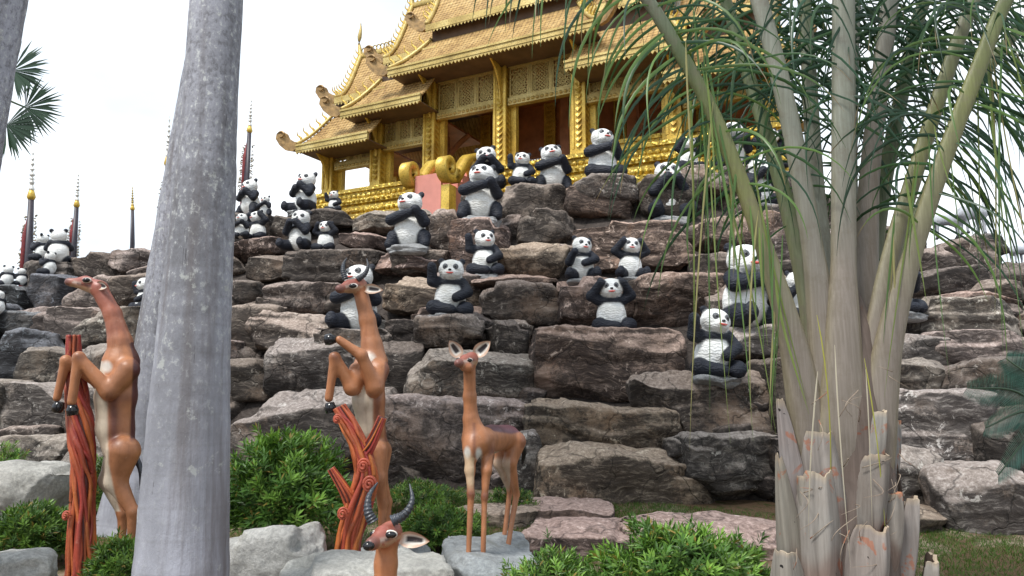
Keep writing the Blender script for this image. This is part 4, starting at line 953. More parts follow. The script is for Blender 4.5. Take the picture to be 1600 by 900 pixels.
# --- rearing antelope by the red stump, far left, side view facing left
Y0 = 5.9; J, r = statue_frame(Y0); S = J
p = []; N, M_, B = head(J, r, (108, 440, 0), (134, 441, 0), (157, 450, 0), 0, prims=p)
limb(p, [S(155, 452), S(176, 490), S(188, 535), S(190, 566)], [r(12), r(12.5), r(17), r(25)], [RD, RD, BR])
limb(p, [S(188, 568), S(181, 620), S(180, 668), S(186, 700)], [r(26), r(29), r(26), r(23)], BR)
for dy in (-.085, .085): p.append(('e', S(196, 580, dy), (r(17), r(9), r(22)), None, BR))
for dy, x in ((-.09, 0), (.09, -4)):
    limb(p, [S(193 + x, 706, dy), S(181 + x, 752, dy), S(208 + x, 800, dy), S(204 + x, 856, dy)] if dy < 0 else [S(190, 706, dy), S(172, 750, dy), S(192, 802, dy), S(190, 852, dy)], [r(24), r(15.5), r(8), r(5)], BR)
    if dy < 0: limb(p, [S(200, 578, -.10), S(170, 612, -.17), S(123, 558, -.24), S(112, 628, -.24)], [r(17), r(12), r(7.5), r(6)], BR)
    else: limb(p, [S(192, 578, .10), S(160, 600, .0), S(103, 563, -.16), S(89, 622, -.16)], [r(15), r(11), r(7), r(5.5)], BR)
def cf(V, C, D):
    x, y = proj(V); C = head_paint(V, C, D, N, B, r, 1.0); arm = np.minimum(np.min(D[:, [15, 16, 17, 21, 22, 23]], 1), 9) < .012
    C = lay(C, .45 * soft((y - 470) / 60) * (y < 545), BR)
    left = np.interp(y, [560, 620, 690, 726, 770, 800], [160, 168, 169, 170, 179, 188]); inb = (y > 565) & (y < 800) & ~((arm) & (x < 152))
    C = lay(C, soft((left - x) / 3.5) * inb * ~(arm & (y < 628) & (x < 190)), CR)
    band = np.exp(-(((x - left - 9) / 9) ** 2)) * soft((y - 610) / 14) * soft((695 - y) / 14); C = lay(C, .92 * band * ~arm, BD)
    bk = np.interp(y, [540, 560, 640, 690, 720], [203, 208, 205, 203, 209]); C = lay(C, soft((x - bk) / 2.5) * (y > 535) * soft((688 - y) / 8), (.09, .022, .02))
    ch = np.clip(2.2 * np.exp(-(((x - 166) / 11) ** 2 + ((y - 573) / 11) ** 2)) - .7, 0, 1); C = lay(C, ch * (V[:, 1] < Y0 + .02), WT)
    C = lay(C, .5 * np.exp(-((y - 622) / 8) ** 2) * (x > 165), BD); C = lay(C, .55 * np.exp(-(((x - 123) / 9) ** 2 + ((y - 557) / 8) ** 2)), BD); return C
ex = eye_parts(J(136, 438, -.058), (0, -1, 0), r(5)) + [('ear', leaf_ear(J(150, 444, -.05), J(167, 449, -.10), J(150, 440, 0) - J(150, 452, 0), r(7)), 'statue_paint'), ('ear', leaf_ear(J(152, 444, .05), J(169, 446, .10), J(150, 440, 0) - J(150, 452, 0), r(7)), 'statue_paint')]
for q, d in ((S(113, 638, -.24), (.1, 0, -1)), (S(92, 633, -.16), (-.3, 0, -1)), (S(204, 856, -.09), (0, 0, -1)), (S(190, 852, .09), (0, 0, -1))): ex.append(('hoof', hoof(q, r(7), d), 'black_gloss'))
m = MB(); m.tube(catmull([S(212, 715), S(220, 735), S(221, 765)], 8), np.linspace(r(5), r(2.5), 8), 7); ex.append(('tail', m, 'horn_paint'))
build_antelope('antelope_statue', 'hornless brown antelope statue rearing against a red root stump, left of the palm trunk', S(197, 862), p, cf, ex)

# --- rearing horned antelope in the middle, three-quarter view
Y0 = 5.9; J, r = statue_frame(Y0); S = J
p = []; N, M_, B = head(J, r, (530, 451, -.14), (546, 447, -.06), (562, 444, .02), 0, prims=p)
limb(p, [S(562, 450, .02), S(574, 500, .03), S(581, 540, .03), S(584, 565, .02)], [r(11), r(12.5), r(16), r(22)], [BR, BR, BR])
limb(p, [S(577, 572, .0), S(576, 625, .0), S(580, 670, .03), S(588, 700, .07)], [r(24), r(24.5), r(21), r(19)], BR)
limb(p, [S(594, 705, .12), S(592, 745, .06), S(605, 784, .13), S(602, 868, .11)], [r(18), r(12.5), r(7), r(5)], BR)
limb(p, [S(588, 705, -.02), S(590, 748, -.06), S(598, 786, .0), S(596, 872, -.02)], [r(17), r(12), r(7), r(5)], BR)
limb(p, [S(560, 580, -.10), S(550, 606, -.16), S(523, 558, -.24), S(514, 622, -.22)], [r(15), r(11), r(7.5), r(6)], BR)
limb(p, [S(592, 578, -.06), S(586, 606, -.14), S(565, 555, -.22), S(530, 531, -.26)], [r(16), r(12), r(8), r(6)], BR)
def cf(V, C, D):
    x, y = proj(V); C = head_paint(V, C, D, N, B, r, 1.0); arm = (np.min(D[:, 16:22], 1) < np.min(D[:, 4:16], 1) + .012); far = V[:, 1] > Y0 + .12
    lo = np.interp(y, [575, 600, 660, 700, 760, 800], [574, 583, 583, 580, 586, 590]); C = lay(C, soft((lo - x) / 3.5) * (y > 578) * (y < 790) * ~arm * ~far, CR)
    C = lay(C, .7 * np.exp(-((x - lo - 6) / 6) ** 2) * (y > 600) * (y < 690) * ~arm, BD)
    ch = np.clip(2.2 * np.exp(-(((x - 578) / 12) ** 2 + ((y - 560) / 12) ** 2)) - .8, 0, 1); C = lay(C, .8 * ch * ~arm, WT)
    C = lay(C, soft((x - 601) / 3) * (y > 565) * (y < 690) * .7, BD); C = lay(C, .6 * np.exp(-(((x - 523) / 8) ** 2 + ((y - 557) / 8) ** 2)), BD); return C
ex = eye_parts(J(552, 447, -.115), (-.2, -1, 0), r(5)) + [('ear', leaf_ear(J(568, 450, -.02), J(598, 453, -.06), J(568, 440, 0) - J(568, 460, 0), r(8)), 'statue_paint'),
      ('horn', horn([J(540, 436, -.05), J(536, 424, -.05), J(537, 412, -.03), J(542, 403, -.01)], r(5)), 'horn_paint'), ('horn', horn([J(558, 437, -.04), J(570, 428, -.03), J(575, 416, -.02), J(573, 404, 0)], r(5)), 'horn_paint')]
for q, d in ((S(516, 634, -.22), (.2, 0, -1)), (S(519, 530, -.27), (-1, 0, -.1)), (S(602, 866, .11), (0, 0, -1)), (S(596, 870, -.02), (0, 0, -1))): ex.append(('hoof', hoof(q, r(7), d), 'black_gloss'))
build_antelope('antelope_statue', 'rearing antelope statue with two dark horns, forelegs on a forked orange root stump', S(599, 875), p, cf, ex)

# --- four-legged antelope standing on a grey stone
Y0 = 5.3; J, r = statue_frame(Y0); S = J
p = []; N, M_, B = head(J, r, (716, 567, -.12), (727, 564, -.04), (737, 560, .03), 0, .98, prims=p)
p.append(('e', J(729, 574, -.05), (r(10), r(11), r(8)), None, BR))
limb(p, [S(733, 570, .02), S(734, 620, .05), S(736, 655, .07), S(742, 680, .08)], [r(9.5), r(9.5), r(12), r(20)], [BR, BR, BR])
limb(p, [S(745, 690, .08), S(768, 686, .32), S(793, 682, .55)], [r(23), r(22), r(20)], BR)
p.append(('e', S(738, 700, .03), (r(14), r(17), r(21)), None, BR))
limb(p, [S(736, 700, .02), S(734, 735, .0), S(736, 772, -.02), S(732, 866, -.02)], [r(11), r(7.5), r(5.0), r(3.8)], BR)
limb(p, [S(762, 700, .12), S(760, 735, .06), S(757, 776, .04), S(755, 868, .03)], [r(12), r(7.5), r(5.0), r(3.8)], BR)
limb(p, [S(806, 690, .55), S(796, 724, .50), S(807, 772, .62), S(793, 858, .50)], [r(17), r(11.5), r(5.4), r(3.9)], BR)
limb(p, [S(786, 692, .62), S(781, 724, .60), S(797, 766, .74), S(787, 845, .66)], [r(14), r(10), r(5.2), r(3.8)], BR)
def cf(V, C, D):
    x, y = proj(V); C = head_paint(V, C, D, N, B, r, .98); dy = V[:, 1] - Y0; body = np.min(D[:, 8:10], 1) < .03; leg = np.min(D[:, 11:23], 1) < .008
    top = np.interp(x, [745, 765, 800, 815], [664, 673, 678, 674]); C = lay(C, soft((top - y) / 3) * body * (dy > .16) * (x > 748), (.115, .04, .055))
    C = lay(C, .5 * np.exp(-(((x - 806) / 7) ** 2 + ((y - 668) / 6) ** 2)), (.2, .03, .05))
    C = lay(C, .75 * np.exp(-(((x - 768) / 7) ** 2 + ((y - 705) / 12) ** 2)) * body, BD); C = lay(C, soft((y - 706) / 3) * body * (dy > .15) * ~leg, CR)
    for cx, cy, lim in ((730, 708, .16), (748, 710, .2)): C = lay(C, np.clip(2.2 * np.exp(-(((x - cx) / 6.5) ** 2 + ((y - cy) / 12) ** 2)) - .7, 0, 1) * (dy < lim), WT)
    C = lay(C, .75 * soft((y - 712) / 10) * soft((762 - y) / 14) * (dy < .3) * soft((np.abs(x - 733) - 30) * -.2) * (x < 741), (.60, .46, .30))
    C = lay(C, .6 * soft((y - 716) / 8) * soft((765 - y) / 10) * (dy > .4) * (x < 797), CR)
    for cx, cy in ((735, 772), (757, 775)): C = lay(C, .8 * np.exp(-(((x - cx) / 9) ** 2 + ((y - cy) / 8) ** 2)) * (dy < .3), BD)
    C = lay(C, .6 * np.exp(-((x - 741) / 3.0) ** 2) * (y > 660) * (y < 715) * (dy < .2), BD)
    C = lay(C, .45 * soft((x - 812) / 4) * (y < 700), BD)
    return lay(C, .5 * soft((y - 790) / 20), (.46, .20, .10))
ex = eye_parts(J(732, 563, -.062), (.2, -1, 0), r(4.5)) + eye_parts(J(718, 561, -.055), (-.8, -.5, 0), r(3.2)) + [
      ('ear', leaf_ear(J(719, 557, .02), J(702, 532, .0), J(719, 560, 0) - J(729, 553, 0), r(10.5)), 'statue_paint'), ('ear', leaf_ear(J(742, 555, .03), J(766, 533, .02), J(742, 550, 0) - J(752, 560, 0), r(11)), 'statue_paint')]
for q in (S(731, 869, -.03), S(754, 872, .02), S(793, 861, .50), S(787, 848, .66)): ex.append(('hoof', hoof(q, r(5.2), (0, -.15, -1)), 'horn_paint'))
m = MB(); m.tube(catmull([S(815, 690, .68), S(819, 706, .70), S(816, 725, .70)], 8), np.interp(np.linspace(0, 1, 8), [0, .5, 1], [r(3), r(5), r(2)]), 7); ex.append(('tail', m, 'black_gloss'))
build_antelope('antelope_statue', 'hornless antelope statue standing on all four legs on a grey stone', S(760, 874, .2), p, cf, ex, h=0.0095, k=0.025)

# --- resting antelope whose head and neck rise from the bottom edge
Y0 = 4.2; J, r = statue_frame(Y0); S = J
p = []; N, M_, B = head(J, r, (580, 849, -.15), (597, 838, -.06), (612, 830, .02), 0, 1.5, prims=p)
limb(p, [S(606, 838, .02), S(603, 880, .03), S(602, 930, .02), S(606, 990, -.05)], [r(17), r(16), r(19), r(30)], BR)
limb(p, [S(606, 1000, -.1), S(640, 1030, -.5), S(650, 1035, -.8)], [r(38), r(40), r(36)], BR)
limb(p, [S(590, 1040, -.1), S(520, 1055, -.25), S(560, 1065, -.4)], [r(14), r(10), r(7)], BR)
limb(p, [S(660, 1050, -.75), S(700, 1050, -.55), S(690, 1062, -.35)], [r(22), r(12), r(8)], BR)
def cf(V, C, D):
    return head_paint(V, C, D, N, B, r, 1.5)
ex = eye_parts(J(610, 835, -.085), (.25, -1, 0), r(7.2)) + eye_parts(J(587, 834, -.085), (-.9, -.4, 0), r(5.5)) + [('ear', leaf_ear(J(622, 842, .0), J(671, 846, -.04), J(622, 830, 0) - J(622, 860, 0), r(12)), 'statue_paint'),
      ('horn', horn([J(583, 816, -.05), J(575, 798, -.05), J(577, 774, -.02), J(590, 754, .03)], r(8.5)), 'horn_paint'), ('horn', horn([J(612, 814, -.04), J(632, 804, -.03), J(644, 782, -.01), J(640, 756, .03)], r(8.5)), 'horn_paint')]
m = MB(); m.ball(J(576, 853, -.175), (r(9), r(8), r(7)), 10, 7); ex.append(('muzzle', m, 'black_gloss'))
build_antelope('antelope_statue', 'antelope statue with ringed horns, only head and neck rising at the bottom edge', S(606, 1040, -.3), p, cf, ex)

# ------------------------------------------------------------------ carved root stumps
def stump(name, label, Y0, paths, knots, seed):
    base = at(*paths[0][0][0][:2], Y0); t = thing(name, label, 'stump sculpture', base.tolist(), 'carved root stumps'); rs = np.random.RandomState(seed)
    for bi, (pts, rad) in enumerate(paths):
        n = 150 if bi == 0 else 60; P = catmull([at(a, b, Y0 + c) for a, b, c in pts], n); R = np.interp(np.linspace(0, 1, n), np.linspace(0, 1, len(rad)), rad) * Y0 / FPX
        T = unit(np.gradient(P, axis=0)); A = unit(np.cross(T, [0, 1, 0.02])); B = np.cross(A, T); L = np.linalg.norm(P[-1] - P[0]); s_ = np.linspace(0, L, n)
        m = MB(); m.tube(P, R * .80, 20, C=(.10, .014, .012)); core = part('trunk' if bi == 0 else 'branch', m, MAT['root_paint'], t)
        cnt = 22 if bi == 0 else 9
        for k in range(cnt):
            z = np.zeros(n); a = 2 * math.pi * k / cnt + (1.3 if bi == 0 else 1.8) * s_ + .55 * vnoise(np.stack([s_ * 2.6, z + k * 3.7 + seed, z], 1), 5) + .5 * np.sin(s_ * 3.1 + seed) + .22 * vnoise(np.stack([s_ * 8, z + k * 1.9, z + 4], 1), 6)
            rr_ = R * (.80 + .14 * vnoise(np.stack([s_ * 4.0, z + k * 5.1, z + 2], 1), 8) + rs.uniform(-.05, .08)); w = R * rs.uniform(.13, .25) * (1 + .35 * vnoise(np.stack([s_ * 5, z + k, z + 7], 1), 9))
            C = P + rr_[:, None] * (np.cos(a)[:, None] * A + np.sin(a)[:, None] * B); hue = np.clip(rs.uniform(.1, .9) + .45 * vnoise(np.stack([s_ * 3, z + k * 2.2, z], 1), 4) - .25 * s_ / L, 0, 1)[:, None]
            c = (np.array((.42, .05, .04)) * (1 - hue) + np.array((.66, .20, .045)) * hue) * rs.uniform(.75, 1.1); m = MB(); m.tube(C, w, 7, C=np.vstack([np.repeat(c, 7, 0), c[:1], c[-1:]])); part('root_strand', m, MAT['root_paint'], t if bi == 0 else core)
    for (x, y, dy, s) in knots:
        c = at(x, y, Y0 + dy); s = s * Y0 / FPX; m = MB(); th = np.linspace(0, 4.6 * math.pi, 60); P = np.stack([c[0] + s * (1 - th / 17) * np.cos(th), c[1] - .03 * (th / th[-1]), c[2] + s * 1.2 * (1 - th / 17) * np.sin(th)], 1)
        m.tube(P, s * .24, 7, C=(.52, .10, .05)); part('knot', m, MAT['root_paint'], t)
stump('root_stump', 'tall twisted red root stump held by the rearing antelope on the left', 5.86, [([(124, 935, 0), (126, 880, 0), (128, 800, 0), (130, 730, 0), (127, 670, 0), (120, 620, 0), (114, 570, 0), (114, 524, 0)], [24, 19, 16, 17, 18.5, 15.5, 11, 10.5])], [(104, 806, -.10, 6)], 3)
stump('root_stump', 'forked orange and red root stump under the horned rearing antelope', 5.62, [([(540, 890, 0), (545, 845, 0), (558, 795, 0), (572, 745, 0), (562, 700, 0), (546, 665, 0), (530, 636, 0)], [19, 17, 19, 18.5, 15, 13, 11]),
      ([(566, 712, 0), (582, 688, -.03), (598, 652, -.04)], [12, 9, 7]), ([(552, 790, 0), (538, 765, -.04), (517, 732, -.06)], [13, 9, 6])], [(568, 728, -.13, 9), (577, 757, -.14, 10), (536, 803, -.13, 8), (527, 655, -.1, 6)], 8)

# ------------------------------------------------------------------ loose stones and statue plinths in the garden
def garden_stone(x0, y0, x1, y1, seed, label, tint=(1, 1, 1), Y=None, roll=0.0, pw=4.5, deep=None):
    yb = y1; p = gnd((x0 + x1) / 2, yb); Yc = Y or p[1]; w = (x1 - x0) * Yc / FPX; top = at((x0 + x1) / 2, y0, Yc); z0 = float(gz(Yc)) - .12; h = top[2] - z0; d = deep or w * .8
    P, Q = rock_shape(w, d, h, seed, 34, pw, 9, 0.09, 0.012); P = rotv(rotz(P, .2), roll); c = np.array([top[0], Yc + d * .3, z0 + h / 2]); m = MB(); m.add(P, Q)
    o = link('garden_stone', m.mesh('garden_stone'), MAT['stone'], None, c); o.color = (*tint, 1); tag(o, label, 'stone', 'loose stones in the garden'); return o
garden_stone(-70, 728, 98, 830, 11, 'large pale grey boulder left of the red root stump', (1.3, 1.28, 1.22), Y=7.2, deep=1.2)
garden_stone(-60, 866, 66, 960, 12, 'pale stone in the bottom left corner of the picture', (1.4, 1.4, 1.36), Y=5.0)
garden_stone(325, 826, 498, 915, 13, 'flat pale grey stone between the big palm trunk and the forked stump', (1.45, 1.45, 1.43), Y=5.2, roll=0.05, pw=6)
garden_stone(430, 886, 690, 970, 14, 'pale rounded stone along the bottom edge in front of the forked stump', (1.5, 1.5, 1.44), Y=4.7)
garden_stone(512, 868, 665, 930, 15, 'cracked blue grey plinth stone under the horned rearing antelope', (1.05, 1.12, 1.18), Y=5.75, deep=.9)
garden_stone(690, 868, 836, 935, 16, 'blue grey plinth stone under the four-legged antelope', (1.05, 1.13, 1.2), Y=5.28, deep=1.15, pw=8)
garden_stone(150, 862, 262, 930, 18, 'low grey stone under the hind hooves of the left antelope', (.85, .87, .9), Y=5.85, deep=.8)

# ------------------------------------------------------------------ white goats on the right skyline
def goat(px, py, hpx, Y, yaw, label):
    P = []; W = (.40, .42, .46); s = hpx * Y / FPX; base = at(px, py, Y)
    P += [('c', (-.34, 0, .56), (.26, 0, .58), .17, .16, W), ('c', (.28, 0, .62), (.46, 0, .84), .11, .08, W), ('c', (.44, 0, .86), (.58, 0, .80), .075, .045, W), ('c', (.54, 0, .74), (.53, 0, .64), .03, .012, W), ('c', (-.42, 0, .58), (-.52, 0, .50), .06, .05, W), ('e', (-.3, 0, .50), (.2, .16, .18), None, W)]
    for x, y in ((.2, .08), (.24, -.08), (-.36, .08), (-.32, -.08)): P.append(('c', (x, y, .46), (x + .01, y, .04), .06, .03, W))
    mb = sculpt(P, .028, .05, noise=lambda V: .02 * fbm(V * [8, 8, 4], 3, 3)); t = thing('goat_statue', label, 'goat statue', base.tolist(), 'white goat statues'); t.scale = (s, s, s); t.rotation_euler = (0, 0, yaw)
    link('body', mb.mesh('body'), MAT['goat_paint'], t)
    for sd in (-1, 1):
        m = MB(); m.tube(catmull([(.42, sd * .04, .90), (.38, sd * .07, 1.02), (.33, sd * .10, 1.14)], 8), np.linspace(.03, .008, 8), 6); link('horn', m.mesh('horn'), MAT['horn_paint'], t)
    for x, y in ((.21, .08), (.25, -.08), (-.35, .08), (-.31, -.08)):
        m = MB(); m.tube(np.array([(x, y, .06), (x, y, -.01)]), [.035, .045], 7); link('hoof', m.mesh('hoof'), MAT['horn_paint'], t)
goat(1524, 366, 60, 13.6, .25, 'white goat statue with tall horns standing on the square rock at the right skyline')
goat(1478, 372, 50, 14.0, 2.6, 'white goat statue beside the horned one, half hidden by palm leaves')
goat(1594, 412, 38, 14.2, .3, 'small white goat statue at the right picture edge')
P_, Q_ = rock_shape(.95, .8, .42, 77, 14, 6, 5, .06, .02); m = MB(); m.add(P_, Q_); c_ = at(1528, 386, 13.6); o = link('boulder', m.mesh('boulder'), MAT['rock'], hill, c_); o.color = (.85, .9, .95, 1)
# ------------------------------------------------------------------ royal palm trunks
def frond_simple(m, base, az, el, L, n=34, w=0.028, ll=0.55, c=(.05, .10, .03)):
    r = np.random.RandomState(int(abs(az * 1000)) + 3); d = np.array([math.sin(az), math.cos(az), 0]); t = np.linspace(0, 1, 12)
    P = base + (d * (L * math.cos(el) * t)[:, None]) + np.array([0, 0, 1]) * (L * (math.sin(el) * t - .75 * t ** 2.2))[:, None]
    m.tube(P, np.linspace(.035, .008, 12), 5, C=c); s = np.cross(d, [0, 0, 1])
    for k in range(n):
        q = .15 + .83 * k / n; b = np.array([np.interp(q, t, P[:, i]) for i in range(3)])
        for sd in (-1, 1):
            l = ll * (1 - .6 * abs(q - .45)) * r.uniform(.85, 1.1); e = b + (s * sd * .75 + d * .5 + np.array([0, 0, -.35])) * l; mid = b + (s * sd * .5 + d * .25 + np.array([0, 0, .05])) * l
            wv = d * w; m.add([b - wv * .5, b + wv * .5, mid + wv, mid - wv, e], [[0, 1, 2, 3]], [[3, 2, 4]], C=c)
def royal_palm(label, Y, pts, rad, top_h, seed):
    """pts: (px,py,dy) up the picture, rad px; trunk then goes on to a crown above the frame"""
    P = [at(a, b, Y + c) for a, b, c in pts]; R = [q * (Y + c) / FPX for q, (a, b, c) in zip(rad, pts)]
    d = unit(P[-1] - P[-2]); last = P[-1]; up = last + d * (top_h - last[2]) / max(d[2], .5); P.append(up); R.append(R[-1] * .8)
    base = P[0]; t = thing('royal_palm_tree', label, 'palm tree', base.tolist(), 'smooth grey palm trees')
    n = 150; C = catmull(P, n); RR = np.interp(np.linspace(0, 1, n), np.linspace(0, 1, len(R)), R); seg = 48; a = np.linspace(0, 2 * math.pi, seg, endpoint=False)
    q = np.stack(np.broadcast_arrays(np.cos(a)[None] * 1.2, np.sin(a)[None] * 1.2, C[:, 2:3] * 1.5), -1).reshape(-1, 3); dz = fbm(q + seed, 3, seed).reshape(n, seg) * .05 + .012 * vnoise(q * [.2, .2, 9] + seed, 5).reshape(n, seg)
    V = C[:, None] + (RR[:, None] * (1 + dz))[..., None] * np.stack([np.cos(a), np.sin(a), 0 * a], -1)[None]
    G = np.concatenate([V, V[:, :1]], 1); m = MB(); m.sheet(G); part('trunk', m, MAT['palm_bark'], t)
    m = MB()
    for k in range(13): frond_simple(m, up, k * 2.4 + seed, .55 + .35 * ((k * 7) % 5) / 5, 2.6)
    part('crown', m, MAT['feather_leaf'], t)
royal_palm('thick smooth grey palm trunk rising in front of the left antelope', 4.2, [(280, 960, 0), (283, 900, 0), (293, 700, 0), (305, 500, 0), (320, 300, 0), (339, 0, 0)], [69, 67, 60, 53.5, 47.5, 41], 9.5, 1)
royal_palm('second grey palm trunk with flared base, behind the thick one', 7.4, [(200, 855, 0), (207, 810, 0), (228, 700, 0), (258, 520, 0), (294, 300, 0), (322, 130, 0), (348, -40, 0)], [66, 50, 43, 40, 40, 38, 34], 10.5, 2)
royal_palm('grey palm trunk leaning in at the top left corner', 4.6, [(-150, 960, 0), (-128, 800, 0), (-105, 520, 0), (-58, 260, 0), (-8, 0, 0)], [64, 60, 56, 50, 46], 9.5, 3)

# fan palm whose crown shows at the upper left
def fan_palm():
    Y = 9.0; c = at(-62, 150, Y); base = np.array([c[0] - .1, Y, float(gz(Y))]); t = thing('fan_palm_tree', 'dark green fan palm leaves at the upper left edge', 'palm tree', base.tolist())
    m = MB(); m.tube(catmull([base, base + [0, 0, 2.2], c], 20), np.linspace(.16, .12, 20), 14, C=(.8, .7, .6)); part('trunk', m, MAT['boot'], t)
    r = np.random.RandomState(4)
    spec = [(40, 168, 0.55, -.15), (20, 110, .50, .5), (10, 195, .5, -.9), (-40, 60, .5, 1.2), (-130, 90, .5, 2.4), (-150, 180, .5, 3.3), (-90, 230, .5, -1.8), (-60, 100, .5, 1.5)]
    for (hx, hy, L, a0) in spec:
        h = at(hx, hy, Y + r.uniform(-.3, .3)); m = MB(); m.tube(catmull([c, (c + h) / 2 + [0, 0, .08], h], 10), np.linspace(.02, .012, 10), 5, C=(.10, .14, .05))
        for k in range(34):
            a = a0 + (k / 33 - .5) * 3.6; d = np.array([math.cos(a), r.uniform(-.15, .15), math.sin(a)]); d = unit(d); l = L * r.uniform(.85, 1.05) * (1 - .25 * abs(k / 33 - .5))
            s = np.array([-math.sin(a), 0, math.cos(a)]) * .017; e1 = h + d * l * .6; e2 = h + d * l + np.array([0, 0, -.10 * l * r.rand()])
            cc = np.array((.022, .05, .028)) * r.uniform(.7, 1.5); m.add([h, e1 - s, e1 + s, e2], None, [[0, 1, 2], [1, 3, 2]], C=cc)
        part('fan_leaf', m, MAT['feather_leaf'], t)
fan_palm()

# ------------------------------------------------------------------ feather palm with cut leaf bases on the right
FY = 4.0
def FP(px, py, dy=0.0): return at(px, py, FY + dy)
fbase = np.array([FP(1322, 900)[0], FY, float(gz(FY))])
fpalm = thing('feather_palm_tree', 'feather palm with ragged cut leaf bases and long drooping leaves', 'palm tree', fbase.tolist())
m = MB(); n = 50; C_ = catmull([fbase - [0, 0, .1], FP(1322, 900), FP(1322, 760, .02), FP(1320, 640, .02), FP(1320, 540, .02), FP(1320, 440, .02)], n); m.tube(C_, np.interp(np.linspace(0, 1, n), [0, .35, .6, .85, 1], [.27, .25, .22, .16, .05]), 24, C=(.5, .42, .38)); part('trunk', m, MAT['boot'], fpalm)
def boot(px0, py0, px1, py1, w0, w1, dy, face, thick=0.035, curl=0.95, seed=0, out=0.04):
    """cut leaf base: a curved shell tapering upward, concave side to the trunk; face = azimuth of its outside (0 = to camera)"""
    A, B = FP(px0, py0, dy), FP(px1, py1, dy); n, k = 18, 15; t = np.linspace(0, 1, n)[:, None]; s = np.linspace(-1, 1, k)[None]; rr_ = np.random.RandomState(seed)
    w = (w0 * (1 - t) ** .8 + w1 * (1 - (1 - t) ** .8)) * FY / FPX / 2; nd = np.array([math.sin(face), -math.cos(face), 0]); sd = np.array([math.cos(face), math.sin(face), 0])
    ctr = A + (B - A) * t[..., None] + nd * (out * np.sin(t * 2.2))[..., None]; jag = (fbm(np.stack([s[0] * 3 + seed, s[0] * 0, s[0] * 0], 1), 3, seed) * (.014 + .03 * rr_.rand()))[None] * (t > .9)
    arc = -np.abs(s) ** 1.8 * w * curl * 1.6; rip = .006 * np.sin(s * 9 + seed + 2 * t)
    O = ctr + (w * s)[..., None] * sd + (arc + rip)[..., None] * nd + jag[..., None] * np.array([0, 0, 1]); th = thick * (1 - .45 * t) * (1 - .75 * np.abs(s) ** 3)
    I = O - nd * th[..., None]; m = MB(); ring = np.concatenate([O, I[:, ::-1], O[:, :1]], 1)
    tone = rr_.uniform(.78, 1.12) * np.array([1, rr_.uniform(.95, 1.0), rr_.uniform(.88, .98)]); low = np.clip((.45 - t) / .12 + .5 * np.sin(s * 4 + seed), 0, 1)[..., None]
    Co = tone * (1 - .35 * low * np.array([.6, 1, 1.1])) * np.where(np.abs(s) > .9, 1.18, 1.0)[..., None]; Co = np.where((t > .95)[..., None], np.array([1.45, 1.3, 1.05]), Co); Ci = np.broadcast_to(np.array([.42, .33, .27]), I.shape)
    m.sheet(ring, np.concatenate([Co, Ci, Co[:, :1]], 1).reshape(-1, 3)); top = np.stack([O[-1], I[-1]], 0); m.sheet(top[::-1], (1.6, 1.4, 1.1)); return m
BOOTS = [  # px0,py0,px1,py1,w0,w1,dy,face
 (1290, 960, 1286, 740, 112, 38, -.30, -.15), (1372, 960, 1377, 826, 88, 44, -.33, .12), (1362, 900, 1379, 712, 92, 34, -.26, .2), (1312, 850, 1287, 678, 98, 38, -.24, -.1),
 (1362, 790, 1376, 642, 66, 20, -.20, .35), (1252, 910, 1219, 626, 62, 12, -.14, -.7), (1240, 980, 1217, 712, 62, 8, -.22, -.6), (1412, 980, 1425, 778, 42, 17, -.12, .8),
 (1446, 990, 1455, 872, 34, 22, -.05, 1.0), (1232, 1000, 1226, 862, 74, 28, -.28, -.45), (1312, 740, 1316, 590, 84, 38, -.16, .1), (1330, 1030, 1332, 912, 110, 60, -.36, 0),
 (1262, 780, 1246, 600, 66, 22, .06, -1.5), (1390, 820, 1398, 660, 60, 20, .10, 1.7), (1290, 800, 1280, 620, 90, 36, .24, 3.3), (1350, 800, 1360, 620, 90, 36, .24, 2.9), (1270, 880, 1256, 742, 70, 22, -.20, -.5), (1400, 900, 1398, 770, 60, 24, -.2, .6)]
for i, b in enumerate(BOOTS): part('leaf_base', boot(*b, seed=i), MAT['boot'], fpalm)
def stalk(pts, w0, w1, cols, flat=.55, n=70):
    x, y, dy = pts[0]; pts = [(1320 + (x - 1320) * .55, y + 170, dy * .3), (1320 + (x - 1320) * .9, y + 60, dy * .8)] + list(pts[1:])
    P = catmull([FP(*q) for q in pts], n); t = np.linspace(0, 1, n); base_w = np.interp(t, [0, .13, .22, .34, 1], [w0 * 2.4, w0 * 2.2, w0 * 1.5, w0, w1]) * FY / FPX / 2
    m = MB(); T = unit(np.gradient(P, axis=0)); A = unit(np.cross(T, [0, 1, 0])) * -1; B = unit(np.cross(A, T)); seg = 14; a = np.linspace(0, 2 * math.pi, seg, endpoint=False)
    V = P[:, None] + base_w[:, None, None] * (np.cos(a)[None, :, None] * A[:, None] + flat * np.sin(a)[None, :, None] * B[:, None]); i = np.arange(n - 1)[:, None] * seg; j = np.arange(seg)[None]; k = (j + 1) % seg
    c = np.stack([np.interp(t, np.linspace(0, 1, len(cols)), [q[e] for q in cols]) for e in range(3)], 1); edge = np.clip(np.abs(np.cos(a)) * 1.6 - .9, 0, 1)[None, :, None] * np.clip(1.15 - t * 1.4, 0, 1)[:, None, None]
    c = c[:, None] * (1 - .5 * edge) + np.array((.26, .22, .06)) * .5 * edge
    m.add(V.reshape(-1, 3), np.stack([i + j, i + k, i + seg + k, i + seg + j], -1).reshape(-1, 4), C=c.reshape(-1, 3)); return m, P
GRY, GRN, YEL, PAL = (.215, .185, .160), (.10, .135, .058), (.185, .20, .075), (.225, .24, .20)
LEAFLETS = []
